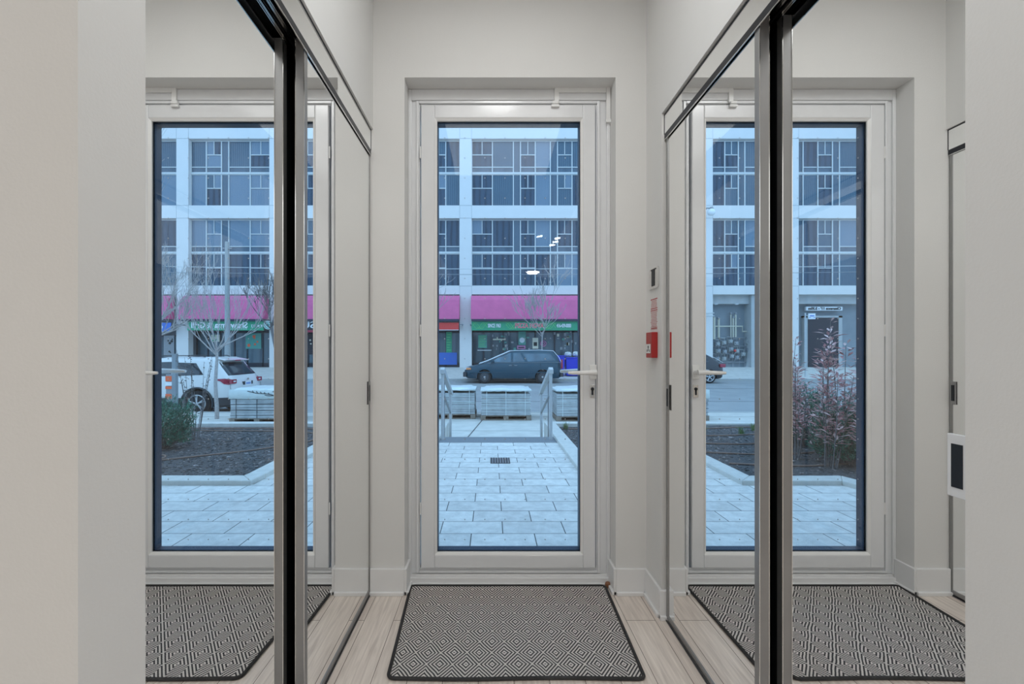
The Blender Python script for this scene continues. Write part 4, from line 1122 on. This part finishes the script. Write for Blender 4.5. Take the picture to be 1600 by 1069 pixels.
text('lettering_outline', 'PIZZA NOVA', .44, M['paper'], ((X28(827)), SY-.02, zc), FACE_CAM, t, None, .008, .028, LASTK)
text('lettering', '416-439-0000', .34, M['paper'], ((X28(881)), SY-.02, zc), FACE_CAM, t, .98, .01, .012)
shopfront(xa, xb, HZ(516), (0, .10, .27, .55, .72, .88, 1))
PY = FY+.84
def poster(label, px0, px1, py0, py1, mat, extra=None):
    k = PY/680; g = lambda p: (p-768)*k; h = lambda p: HC+(549-p)*k
    b = MB(); b.box(g(px0), g(px1), PY, PY+.008, h(py1), h(py0)); 
    if extra == 'disc': b.cyl(((g(px0)+g(px1))/2, PY-.01, h(py0*.35+py1*.65)), (g(px1)-g(px0))*.36, .01, 'y', 20, 1)
    if extra == 'lines':
        for j in range(7): zz = h(py0+(py1-py0)*(j+1)/8); b.box(g(px0)+.06, g(px1)-.06-.05*(j % 3), PY-.006, PY, zz-.02, zz+.02, 1)
    if extra == 'ring':
        pass
    if extra == 'blob': b.box(g(px0)+.08, g(px1)-.08, PY-.006, PY, h(py1*.75+py0*.25), h(py1*.4+py0*.6), 1)
    tag(b.build('poster', [mat, {'lines': M['lgreen'], 'disc': M['paper'], 'blob': M['ink'], 'ring': M['pink'], None: M['paper']}[extra]]), label, 'poster')
poster('green menu poster with pale lines, leftmost in the pizza shop window', 747, 761, 523, 544, M['teal'], 'lines')
poster('teal poster with a white disc in the pizza shop window', 810, 821.5, 518, 539, M['teal'], 'disc')
poster('pink strip poster below the teal poster in the pizza shop', 808, 821, 540, 545.5, M['pink'], 'blob')
poster('cream poster with a dark figure in the pizza shop window', 832, 841, 528, 545, M['cream'], 'blob')
b = MB(); g = lambda p: (p-768)*PY/680; h = lambda p: HC+(549-p)*PY/680
b.tube([(g(849)+.19*math.cos(a*PI/12), PY, h(537)+.19*math.sin(a*PI/12)) for a in range(25)], .035, 6, cap=False); b.tube([(g(849)+.08*math.cos(a*PI/12), PY, h(537)+.08*math.sin(a*PI/12)) for a in range(25)], .03, 6, cap=False)
tag(b.build('ring_sign', M['pink']), 'round pink ring sign in the pizza shop window', 'sign')
def winitem(name, label, cat, px0, px1, py0, py1, mat, bev=.02):
    tag(MB().box(g(px0), g(px1), PY-.02, PY+.03, h(py1), h(py0)).build(name, mat, bevel=bev), label, cat)
winitem('menu_board', 'pale narrow menu board high in the pizza shop window', 'board', 770, 790, 529.5, 531.5, M['cream'], .01)
winitem('counter_shelf', 'thin pale shelf edge low in the pizza shop window', 'shelf', 746, 768, 546.8, 548, M['paper'], .005)
# glinting items behind the glass
b = MB(); rr = random.Random(5)
for k in range(70):
    px = rr.uniform(768, 905); py = rr.uniform(519, 546)
    if 806 < px < 824 or 830 < px < 856: continue
    wv = rr.uniform(.02, .10); hh_ = rr.uniform(.02, .10); b.box(g(px)-wv, g(px)+wv, PY+.002, PY+.028, h(py)-hh_, h(py)+hh_, rr.choice((0, 1, 2, 0)))
tag(b.build('window_display', [M['steel'], M['cream'], M['teal']]), 'jumble of small pale items displayed in the pizza shop window', 'window display', kind='stuff')
# bay 3: red sign shop left of column
xa3, xb3 = cols[3][1], cols[4][0]
awning('crimson awning over the red shop sign', xa3, xb3+.02)
t = thing('shop_sign', 'plain red shop sign left of the white column', 'sign', ((xa3+xb3)/2, SY, HZ(515)))
hang(t, xa3-.2, xb3+.2)
MB().box(xa3-.3, xb3+.3, SY+.13, SY+.17, HZ(508.5), HZ(507.5)).build('hanger_bar', M['steel'], t)
MB().box(xa3+.02, xb3-.02, SY, SY+.14, HZ(516), HZ(505)).build('sign_board', M['redsign'], t)
MB().box(xa3+.02, xb3-.02, SY-.01, SY, HZ(516.8), HZ(516)).build('sign_edge', M['paper'], t)
shopfront(xa3, xb3, HZ(517), (0, .3, .62, .8, 1))
poster('green door poster in the red-signed shop, beside the white column', 697, 706, 519, 551, M['green'], 'lines')
poster('blue lower poster in the red-signed shop window', 684, 714, 551, 570, M['bluesign'])
# bay 5: sushi
xa5, xb5 = cols[5][1], cols[6][0]
awning('crimson awning over the sushi sign', xa5+.1, xb5-.1)
t = thing('shop_sign', 'black sushi sign with white letters', 'sign', ((xa5+xb5)/2, SY, HZ(516)))
hang(t, xa5-.2, xb5+.2)
MB().box(xa5-.3, xb5+.3, SY+.13, SY+.17, HZ(508.5), HZ(507.5)).build('hanger_bar', M['steel'], t)
MB().box(xa5+.1, xb5-.1, SY, SY+.14, HZ(516.5), HZ(503)).build('sign_board', M['blk'], t)
MB().box(xa5+.1, xb5-.1, SY-.012, SY, HZ(520), HZ(516.5)).build('lower_band', M['maroon'], t)
text('lettering', 'SUSHI', .62, M['paper'], (11.78, SY-.02, HZ(509)), FACE_CAM, t, 2.1, .01, .012)
shopfront(xa5, xb5, HZ(520), (0, .25, .5, .75, 1))
def wposter(label, xc, zc, wd, hh_, mat, mat2):
    b = MB(); b.box(xc-wd/2, xc+wd/2, PY, PY+.008, zc-hh_/2, zc+hh_/2, 0); rr = random.Random(int(xc*10))
    for k in range(6): x = xc+rr.uniform(-.35, .35)*wd; z = zc+rr.uniform(-.38, .38)*hh_; b.cyl((x, PY-.004-.001*k, z), min(wd, hh_)*rr.uniform(.06, .14), .004, 'y', 10, 1)
    tag(b.build('poster', [mat, mat2]), label, 'poster')
wposter('dark poster with pale round shapes in the sushi shop window', 11.4, 1.75, .8, 1.6, M['blk'], M['cream'])
# bay 6: shawarma
xa6, xb6 = cols[6][1], cols[7][0]
awning('crimson awning over the shawarma sign', xa6+.05, xb6+.12)
t = thing('shop_sign', 'green shawarma and grill sign with white lettering', 'sign', ((xa6+xb6)/2, SY, HZ(516)))
hang(t, xa6-.2, xb6+.2)
MB().box(xa6-.3, xb6+.3, SY+.13, SY+.17, HZ(508.5), HZ(507.5)).build('hanger_bar', M['steel'], t)
MB().box(xa6+.1, xb6-.35, SY, SY+.14, HZ(517), HZ(503)).build('sign_board', M['green'], t)
def MXL(px, yd=SY): return -1.268+(768-px)/680*yd
text('lettering', 'Shawarma & Grill', .55, M['paper'], ((MXL(387)+MXL(299))/2, SY-.02, HZ(509.3)), FACE_CAM, t, MXL(299)-MXL(387), .01, .014)
b = MB()
for px, wd in ((395, .10), (398.5, .10), (402, .16), (406, .18)):
    x = MXL(px); b.box(x-wd, x+wd, SY-.02, SY-.001, HZ(512.5), HZ(512)); b.box(x-wd, x+wd, SY-.02, SY-.001, HZ(508.5), HZ(508)); b.box(x-wd*.9, x-wd*.5, SY-.02, SY-.001, HZ(512.5), HZ(508)); b.box(x+wd*.4, x+wd*.8, SY-.02, SY-.001, HZ(512.5), HZ(508))
for k in range(24): x = MXL(386)+k*.15; b.box(x, x+.09, SY-.02, SY-.001, HZ(515.2), HZ(514.4))
b.build('small_print', M['paper'], t)
shopfront(xa6, xb6, HZ(517), (0, .16, .36, .52, .7, .86, 1))
wposter('orange and teal food poster in the shawarma shop window, left mirror', 15.6, 1.9, 1.1, 1.1, M['teal'], M['orange'])
wposter('pale round-topped poster in the shawarma shop window', 18.3, 2.1, .6, .5, M['cream'], M['green'])
t = thing('blade_sign', 'round projecting shop sign on the column beside the shawarma sign', 'sign', (13.9, FY-.5, HZ(509)))
b = MB(); b.box(13.86, 13.90, FY-.5, FY+.002, HZ(509)-.03, HZ(509)+.03); b.build('bracket', M['steel'], t)
b = MB(); b.lathe((13.83, FY-.62, HZ(509)), [(.28, 0), (.30, .03), (.30, .09), (.28, .12)], 'y', 24, 0); b.build('disc', M['teal'], t)
b = MB()
for r_ in (.26, .15): b.tube([(13.83+r_*math.cos(a*PI/12), FY-.63, HZ(509)+r_*math.sin(a*PI/12)) for a in range(25)], .02, 5, cap=False)
b.build('disc_ring', M['paper'], t)
# bay 7
xa7, xb7 = cols[7][1], cols[8][0]
awning('crimson awning over the blue star sign at the left mirror\'s outer edge', xa7+.12, xb7)
t = thing('shop_sign', 'white shop sign with a blue star shape at the left mirror\'s outer edge', 'sign', ((xa7+xb7)/2, SY, HZ(516)))
hang(t, xa7-.2, xb7+.2)
MB().box(xa7-.3, xb7+.3, SY+.13, SY+.17, HZ(508.5), HZ(507.5)).build('hanger_bar', M['steel'], t)
MB().box(xa7+.3, xb7-.2, SY, SY+.14, HZ(519), HZ(505)).build('sign_board', M['paper'], t)
b = MB(); xc, zc = MXL(261), HZ(512); pts = []
for k in range(16):
    a = PI/4+2*PI*k/16; rr_ = .42 if k % 4 == 0 else (.24 if k % 4 == 2 else .33); pts.append((xc+rr_*math.cos(a), zc+rr_*math.sin(a)))
b.prism(pts, 'y', SY-.05, SY-.001); b.build('star_emblem', M['bluesign'], t)
shopfront(xa7, xb7, HZ(523), (0, .16, .34, .5, 1))
wposter('pale poster of dark drawings below the blue star sign in the left mirror', MXL(264, PY), 1.55, .75, 1.5, M['steel'], M['ink'])
# bays 2 and below: service walls
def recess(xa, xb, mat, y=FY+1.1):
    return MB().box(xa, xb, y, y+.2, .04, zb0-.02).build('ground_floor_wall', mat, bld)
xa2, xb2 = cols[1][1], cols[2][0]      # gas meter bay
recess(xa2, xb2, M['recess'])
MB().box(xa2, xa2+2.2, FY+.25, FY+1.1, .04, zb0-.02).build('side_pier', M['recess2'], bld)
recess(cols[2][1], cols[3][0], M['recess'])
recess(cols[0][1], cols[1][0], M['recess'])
MB().box(-22.95, -20.75, FY+.85, FY+1.098, .04, HZ(495)).build('garage_opening', M['blk'], bld)
b = MB(); 
for x in (-23.2, -20.75): b.box(x, x+.25, FY+.8, FY+1.09, .04, HZ(492))
b.box(-23.2, -20.5, FY+.8, FY+1.09, HZ(495), HZ(492)); b.build('garage_surround', M['recess2'], bld)
t = thing('height_sign', 'white clearance sign over the dark garage opening', 'sign', (-21.85, FY+.6, HZ(483)))
MB().box(-23.05, -20.5, FY+.6, FY+.75, HZ(484), HZ(478)).build('sign_board', M['paper'], t)
text('lettering', "Clearance 11' - 3.35m", .24, M['ink'], (-21.78, FY+.585, HZ(481)), FACE_CAM, t, 2.3, .006, .012)
MB().box(-21.85, -21.75, FY+.7, FY+1.09, HZ(483), HZ(480)).build('bracket', M['steel'], t)
MXR = lambda px, yd, m=1.616: m-(px-768)/680*yd
# street pole sign
t = thing('street_sign', 'small white street sign on a thin pole near the garage', 'sign', (MXR(1258, 25), 25, -.33))
zz = lambda p, y: HC+(549-p)*y/680
MB().tube([(MXR(1258, 25), 25, -.33), (MXR(1258, 25), 25, zz(489, 25))], .04, 8).build('pole', M['rail'], t)
sp = MB().box(MXR(1272, 25), MXR(1261, 25), 24.9, 24.93, zz(499, 25), zz(490, 25)).build('sign_plate', M['paper'], t)
b = MB(); xm = MXR(1266.5, 25); b.box(xm-.12, xm+.12, 24.88, 24.898, zz(494, 25)-.02, zz(494, 25)+.03); b.box(xm-.15, xm-.10, 24.88, 24.898, zz(497, 25), zz(496, 25)); b.box(xm+.1, xm+.15, 24.88, 24.898, zz(497, 25), zz(496, 25)); b.build('sign_mark', M['bluesign'], sp)
MB().box(MXR(1272, 25), MXR(1258, 25), 24.93, 25.0, zz(494, 25), zz(493, 25)).build('bracket', M['rail'], t)
# gas meters and pipes
t = thing('gas_meter_bank', 'cluster of grey gas meters and pale pipes on the service wall', 'gas meters', (-15, FY+.9, .04))
MX2 = lambda px: 1.534-(px-768)/680*(FY+.8)
gy = FY+.8; b = MB(); H2 = lambda p: HC+(549-p)*gy/680
for px, p0, p1, r_ in ((1115.5, 496, 530, .10), (1123, 498, 528, .07), (1142, 491, 527, .04), (1145.5, 497, 527, .05), (1149.5, 491, 527, .06)):
    b.tube([(MX2(px), gy, H2(p1)), (MX2(px), gy, H2(p0))], r_, 8)
b.tube([(MX2(1107), gy, H2(510)), (MX2(1160), gy, H2(510)), (MX2(1160), gy, H2(518)), (MX2(1174), gy, H2(518)), (MX2(1174), gy, H2(526))], .05, 6)
b.build('pipe', M['pipey'], t, smooth=True)
b = MB()
for px, py in ((1115.5, 495), (1122, 497), (1142, 490), (1146, 496), (1149.5, 490)): b.sphere((MX2(px), gy, H2(py)), .10, 10)
b.build('vent_cap', M['steel'], t, smooth=True)
rr = random.Random(9)
for k, (px, py) in enumerate(((1120, 537), (1121, 548), (1130, 535), (1131, 549), (1140, 533), (1141, 545), (1142, 556), (1149, 536), (1150, 548), (1150, 558), (1160, 553), (1168, 534), (1169, 546), (1176, 540), (1130, 560), (1120, 560))):
    b = MB(); x, z = MX2(px), H2(py)
    b.box(x-.15, x+.15, gy-.16, gy+.06, z-.16, z+.10); b.cyl((x, gy-.22, z), .11, .10, 'y', 14, 1); b.tube([(x-.1, gy, z+.10), (x-.1, gy, z+.28), (x+.2, gy, z+.30)], .035, 6, 1); b.tube([(x+.1, gy, z-.16), (x+.1, gy, z-.30)], .03, 6)
    b.build('meter', [M['pipe'] if k % 3 else M['steel'], M['steel'] if k % 2 else M['pipe']], t, bevel=.02)
b = MB()
for py in (528, 541, 553, 566): b.tube([(MX2(1114), gy+.05, H2(py)), (MX2(1178), gy+.05, H2(py))], .035, 6)
for px in (1114, 1127, 1137, 1146, 1156, 1165, 1178): b.tube([(MX2(px), gy+.08, .06), (MX2(px), gy+.08, H2(528))], .03, 6)
b.build('manifold', M['steel'], t)
MB().sphere((MX2(1146), gy-.2, H2(548)), .09, 10).build('red_cap', M['redsign'], t)
# ceiling lights in the service bay
for lab, px in (('recessed ceiling light over the gas meters, nearer the column', 1116), ('recessed ceiling light over the gas meters, middle of the bay', 1148)):
    tag(MB().lathe((MX2(px), gy-.25, zb0-.66), [(.09, 0), (.13, .03), (.13, .06)], 'z', 14).build('soffit_light', M['paper']), lab, 'light')
# globe lamp on facade corner
gx, gz = 1.534-(1111.4-768)/680*29.2, HC+(549-331.5)*29.2/680
t = thing('globe_lamp', 'round white globe lamp on a bracket at a facade column', 'lamp', (gx, 29.2, gz-.26))
MB().sphere((gx, 29.2, gz), .25, 20).build('globe', M['white'], t, smooth=True)
MB().tube([(gx, 29.2, gz+.25), (gx+.1, 29.6, gz+.4), (gx+.45, FY, gz+.05)], .04, 8).lathe((gx, 29.2, gz+.22), [(.16, 0), (.08, .12)], 'z', 14).build('bracket', M['steel'], t)
# sign arm pipes by gas meters column
t = thing('wall_bracket', 'pair of thin white bracket arms on the column beside the gas meters', 'bracket', (MX2(1100), FY-.5, HZ(492)))
for p in (490, 494.5): MB().tube([(-12.95, FY+.1, HZ(p)), (-13.6, FY-.45, HZ(p))], .035, 6).build('arm', M['mull'], t)

# ================================================================== STREET FURNITURE ACROSS THE ROAD
def bin_(label, x0, x1, y0, y1, z, h):
    t = thing('blue_bin', label, 'bin', ((x0+x1)/2, (y0+y1)/2, z), 'blue bins by the pizza shop')
    b = MB(); n0 = 0
    v = [(x0+.05, y0+.05, z), (x1-.05, y0+.05, z), (x1-.05, y1-.05, z), (x0+.05, y1-.05, z), (x0, y0, z+h), (x1, y0, z+h), (x1, y1, z+h), (x0, y1, z+h)]
    b.v += v
    for q in ((0,3,2,1),(4,5,6,7),(0,1,5,4),(1,2,6,5),(2,3,7,6),(3,0,4,7)): b.face(q)
    b.build('container', M['bluebin'], t, bevel=.02)
    MB().box(x0-.03, x1+.03, y0-.03, y1+.03, z+h, z+h+.06).build('rim', M['bluebin'], t, bevel=.015)
gz_ = lambda y: -.36+(y-24.32)*(.41/5.68)
bin_('blue plastic bin behind the minivan, nearer its tail', 3.75, 4.25, 25.2, 25.8, gz_(25.8), 1.12)
bin_('blue plastic bin behind the minivan, farther from its tail', 4.32, 5.5, 25.2, 26.0, gz_(26), 1.0)
bin_('blue plastic bin farthest right behind the minivan', 5.6, 6.3, 25.3, 26.0, gz_(26), 1.0)
def lump(label, x, y, z, r, seed, mat=None):
    rr = random.Random(seed); b = MB(); seg = 14; n = 8
    for i in range(n+1):
        a = PI*i/n
        for k in range(seg):
            t = 2*PI*k/seg; q = r*(1+rr.uniform(-.14, .14)); b.v.append((x+q*math.sin(a)*math.cos(t), y+q*.8*math.sin(a)*math.sin(t), z+r*.65-q*.65*math.cos(a)))
    for i in range(n):
        for k in range(seg): b.face((i*seg+k, i*seg+(k+1) % seg, (i+1)*seg+(k+1) % seg, (i+1)*seg+k))
    tag(b.build('rubbish_bag', mat or M['bag']), label, 'bag', 'rubbish bags heaped on the bins')
top_ = gz_(26)+1.10
lump('white crumpled bag on the long blue bin, leftmost of the heap', 4.50, 25.6, top_, .22, 1)
lump('white crumpled bag on the long blue bin, middle of the heap', 4.98, 25.6, top_, .23, 2)
lump('dark crumpled bag on the long blue bin, right of the white bags', 5.38, 25.6, top_, .15, 3, M['blk'])
lump('white crumpled bag on the farthest right blue bin', 5.95, 25.65, top_, .27, 4)
# orange-red news boxes / posts seen at far right by the SUV
def MXLn(px, yd): return -1.268+(768-px)/680*yd
yy_ = 10.6; zz2 = lambda p: HC+(549-p)*yy_/680
t = thing('street_post', 'grey-blue post with stacked red notices before the white SUV in the left mirror', 'post', (MXLn(270, yy_), yy_, ZL))
MB().box(MXLn(274.5, yy_), MXLn(268.5, yy_), yy_, yy_+.09, ZL+.001, zz2(553)).build('post', M['recess'], t)
for (p0, p1, mt) in ((588, 596, 'orange'), (604, 608, 'orange'), (616, 623, 'orange'), (597, 603, 'paper')):
    MB().box(MXLn(267.5, yy_), MXLn(257.5, yy_), yy_+.02, yy_+.05, zz2(p1), zz2(p0)).build('notice', M[mt], t)
MB().box(MXLn(268.6, yy_), MXLn(257, yy_), yy_+.05, yy_+.07, zz2(628), zz2(585)).build('backing', M['steel'], t)

# ================================================================== TREES, POLE, WIRES
def branches(b, p, d, L, r, depth, rr, spread=.6, up=.25, nseg=4, kids=(2, 3), seg=5, minr=.003):
    pts = [Vector(p)]; rad = [r]; d = Vector(d).normalized(); q = Vector(p)
    for i in range(nseg):
        d = (d+Vector((rr.uniform(-1, 1), rr.uniform(-1, 1), rr.uniform(-.5, 1)))*.12).normalized(); q = q+d*(L/nseg); pts.append(q.copy()); rad.append(max(minr, r*(1-.55*(i+1)/nseg)))
    b.tube(pts, rad, seg)
    if depth <= 0: return
    for k in range(rr.randint(*kids)+(1 if depth > 1 else 0)):
        t = rr.uniform(.35, 1.0); i = min(nseg-1, int(t*nseg)); base = pts[i].lerp(pts[i+1], t*nseg-i)
        nd = (d+Vector((rr.uniform(-1, 1), rr.uniform(-1, 1), rr.uniform(-.3, .6)))*spread+Vector((0, 0, up))).normalized()
        branches(b, base, nd, L*rr.uniform(.55, .8), max(minr, rad[i]*.6), depth-1, rr, spread, up, nseg, kids, 4, minr)
def tree(label, x, y, z, fork, h, r, seed, n=7, depth=3, mat='bark', lean=(0, 0), spread=.75, minr=.004, up=.25, rad=.55):
    rr = random.Random(seed); t = thing('bare_tree', label, 'tree', (x, y, z))
    b = MB(); top = Vector((x+lean[0], y+lean[1], z+fork))
    pts = [Vector((x, y, z+.001)).lerp(top, k/6)+Vector((math.sin(k*1.3+seed)*.02, 0, 0)) for k in range(7)]
    b.tube(pts, [r*(1-.4*k/6) for k in range(7)], 8)
    b.build('trunk', M[mat], t, smooth=True)
    b = MB(); hh_ = h-fork
    for k in range(n):
        a = 2*PI*k/n+rr.uniform(-.3, .3); el = rr.uniform(.4, 1.5) if k else 5
        branches(b, pts[-1]-Vector((0, 0, rr.uniform(0, fork*.12))), (math.cos(a), math.sin(a), el), hh_*(rad if k else .75), r*.38, depth, rr, spread, up, minr=minr)
    b.build('branches', M[mat], t, smooth=True)
    return t
tree('slim bare young tree before the white SUV in the left mirror', MXLn(338, 10.6), 10.6, ZL, 1.72, 3.5, .05, 4, 10, 3, 'palebark', spread=.5, up=.4, minr=.0028)
tree('bare tree with a leaning forked trunk on the far pavement near the shawarma shop', 10.85, 25.0, gz_(25), 3.1, 6.0, .11, 8, 7, 3, 'bark', lean=(.55, 0), spread=.7, minr=.012)
tree('thin bare tree behind the minivan in front of the pizza sign', 2.9, 24.9, gz_(24.9), 2.6, 5.6, .05, 12, 6, 3, 'palebark', spread=.8, minr=.010)
tree('bare street tree at the left edge of the door view, behind the sidewalk', -4.35, 20+5, gz_(25), 2.6, 5.6, .07, 22, 7, 3, 'palebark', lean=(.3, 0), spread=.8, minr=.010)
tree('bare tree with dense fine twigs at the outer edge of the left mirror', 7.9, 10.9, ZL, 1.9, 5.6, .09, 31, 10, 4, 'palebark', lean=(-.2, 0), spread=.6, minr=.003, rad=.36)
t = thing('utility_pole', 'tall pale concrete utility pole rising behind the white SUV', 'pole', (MXLn(356, 24.9), 24.9, gz_(24.9)))
px_ = MXLn(356, 24.9)
MB().tube([(px_, 24.9, gz_(24.9)), (px_+.05, 24.9, zz(378, 24.9))], [.17, .10], 12).build('shaft', M['pole'], t, smooth=True)
MB().box(px_-.25, px_+.3, 24.85, 24.95, zz(389, 24.9), zz(387.5, 24.9)).build('cross_arm', M['steel'], t)
def wire(label, y, z, sag, x0=-40, x1=40, r=.018):
    pts = [(x0+(x1-x0)*k/32, y, z-sag*(1-((k/32)*2-1)**2)) for k in range(33)]
    tag(MB().tube(pts, r, 5).build('overhead_wire', M['mull'] if r > .016 else M['steel'], smooth=True), label, 'wire')
wire('upper overhead wire crossing in front of the windows', 24.7, 6.6, .75)
wire('lower overhead wire crossing in front of the windows', 24.8, 6.2, .65, r=.015)

# ================================================================== SHRUBS
def leafblade(b, p, d, nrm, l, w_, mi):
    d = d.normalized(); s = d.cross(nrm); 
    if s.length < 1e-4: s = d.orthogonal()
    s.normalize(); n = len(b.v); m = p+d*l*.5
    b.v += [tuple(p), tuple(m+s*w_*.5+nrm*l*.06), tuple(p+d*l), tuple(m-s*w_*.5+nrm*l*.06)]; b.face((n, n+1, n+2, n+3), mi)
def rv(rr, k=1): 
    while True:
        v = Vector((rr.uniform(-1, 1), rr.uniform(-1, 1), rr.uniform(-1, 1)))
        if .05 < v.length < 1: return v*k
def yew(label, x, y, z, rx, h, seed, n=260):
    rr = random.Random(seed); t = thing('evergreen_shrub', label, 'shrub', (x, y, z))
    st = MB(); b = MB()
    for k in range(n):
        a = rr.uniform(0, 2*PI); q = math.sqrt(rr.random()); hh_ = rr.uniform(.15, 1)
        prof = math.sin(min(1, hh_*1.25+.25)*PI*.62)
        tip = Vector((x+rx*q*prof*math.cos(a), y+rx*.8*q*prof*math.sin(a), z+h*hh_*(1-.25*q)))
        base = Vector((x+rx*.2*q*math.cos(a), y+rx*.2*q*math.sin(a), z+.001+h*max(0, hh_-.55)*.5))
        mid = base.lerp(tip, .55)+Vector((0, 0, .03))
        if k % 3 == 0: st.tube([base, mid, tip], [.005, .004, .002], 4)
        d0 = (tip-mid).normalized()+Vector((0, 0, .4))
        for j in range(30):
            u = rr.random(); p = mid.lerp(tip, u)+rv(rr, .03); dd = (d0*.7+rv(rr, 1.0))
            leafblade(b, p, dd, rv(rr).normalized(), rr.uniform(.03, .055), rr.uniform(.006, .012), 0 if rr.random() < .72 else 1)
    st.build('stems', M['bark'], t); b.build('foliage', [M['yew'], M['yew2']], t)
yew('dark green feathery shrub on the garden bed in the left mirror', 2.84, 5.4, -.034, .42, .72, 3, 360)
yew('dark green feathery shrub in the right mirror, nearest the front kerb', -2.12, 4.55, -.007, .42, .80, 5, 380)
yew('dark green feathery shrub in the right mirror, farthest from the front kerb', -2.30, 5.45, -.007, .40, .86, 6, 300)
yew('tall dark green feathery shrub at the outer edge of the right mirror', -2.66, 4.85, -.007, .34, .92, 8, 230)
def russet(label, x, y, z, h, seed, stems, rad, dens=60, leaf=.075, barelow=.25, lean=(0, 0)):
    rr = random.Random(seed); t = thing('russet_shrub', label, 'shrub', (x, y, z), None)
    st = MB(); b = MB()
    for k in range(stems):
        a = rr.uniform(0, 2*PI); q = rr.uniform(.1, 1); hk = h*(1 if k == 0 else rr.uniform(.55, .92))
        base = Vector((x+.05*math.cos(a), y+.05*math.sin(a), z+.001)); tip = Vector((x+lean[0]+rad*q*math.cos(a)*(0 if k == 0 else 1), y+rad*q*math.sin(a)*(0 if k == 0 else 1), z+hk))
        mid = base.lerp(tip, .5)+rv(rr, .05); st.tube([base, mid, tip], [.007, .005, .002], 5)
        for j in range(dens):
            u = barelow+(1-barelow)*rr.random(); p = base.lerp(mid, u*2) if u < .5 else mid.lerp(tip, u*2-1)
            an = rr.uniform(0, 2*PI); out_ = Vector((math.cos(an), math.sin(an), rr.uniform(-.1, .9)))
            pp = p+out_*rr.uniform(0, .05); leafblade(b, pp, out_, Vector((rr.uniform(-.4, .4), rr.uniform(-.4, .4), 1)).normalized(), leaf*rr.uniform(.6, 1.3), leaf*.34, 0 if rr.random() < .5 else 1)
    st.build('stems', M['bark'], t); b.build('foliage', [M['redleaf'], M['redleaf2']], t)
russet('tallest russet-leaved shrub, before the dark garage opening in the right mirror', -1.82, 4.42, -.007, 1.52, 1, 9, .20, 75, .085)
russet('russet-leaved shrub in the right mirror, nearest the black gap between panels', -1.73, 4.80, -.007, 1.32, 2, 9, .18, 60, .07)
russet('sparse russet-leaved shrub at the outer edge of the right mirror', -2.0, 4.22, -.007, 1.34, 3, 6, .13, 45, .075)
russet('low tangled russet-leaved shrub between the green shrubs in the right mirror', -2.16, 5.0, -.007, .98, 4, 11, .40, 42, .055, .1)
def twiggy(label, x, y, z, h, seed, n):
    rr = random.Random(seed); t = thing('sparse_shrub', label, 'shrub', (x, y, z)); st = MB(); b = MB()
    for k in range(n):
        a = rr.uniform(0, 2*PI); tip = Vector((x+.22*math.cos(a), y+.22*math.sin(a), z+h*rr.uniform(.6, 1))); base = Vector((x+.04*math.cos(a), y+.04*math.sin(a), z+.001))
        mid = base.lerp(tip, .5)+rv(rr, .04); st.tube([base, mid, tip], [.006, .004, .002], 4)
        for j in range(16):
            u = rr.random(); p = mid.lerp(tip, u); leafblade(b, p, rv(rr), rv(rr).normalized(), .03, .014, 0)
    st.build('stems', M['bark'], t); b.build('foliage', [M['bark']], t)
twiggy('sparse twiggy shrub rising behind the green shrub in the left mirror', 2.78, 5.95, -.034, 1.25, 2, 11)
# grass tufts
def tuft(label, x, y, z, seed):
    rr = random.Random(seed); b = MB()
    for k in range(46):
        a = rr.uniform(0, 2*PI); l = rr.uniform(.05, .14); o = rr.uniform(.02, .10)
        p = Vector((x+rr.uniform(-.03, .03), y+rr.uniform(-.03, .03), z)); m = p+Vector((o*.4*math.cos(a), o*.4*math.sin(a), l*.7)); e_ = p+Vector((o*math.cos(a), o*math.sin(a), l))
        s = Vector((-math.sin(a), math.cos(a), 0))*.0025; n = len(b.v); b.v += [tuple(p-s), tuple(p+s), tuple(m+s), tuple(m-s), tuple(e_)]; b.face((n, n+1, n+2, n+3)); b.face((n+3, n+2, n+4))
    tag(b.build('grass_tuft', M['grass']), label, 'grass', 'grass tufts on the beds')
tuft('grass tuft in the right mirror\'s bed by the far kerb, nearest the steps', -1.55, 6.35, -.007, 1)
tuft('grass tuft in the right mirror\'s bed, second from the steps', -2.0, 6.15, -.007, 2)
tuft('grass tuft in the right mirror\'s bed, third from the steps', -2.35, 6.45, -.007, 3)
tuft('grass tuft in the right mirror\'s bed in front of the other tufts', -2.1, 5.75, -.007, 4)
tuft('grass tuft beyond the right handrail on the right-hand garden bed', 1.30, 6.2, -.034, 5)
tuft('small grass tuft in the right-hand bed\'s corner by the steps', 1.15, 6.75, -.034, 6)
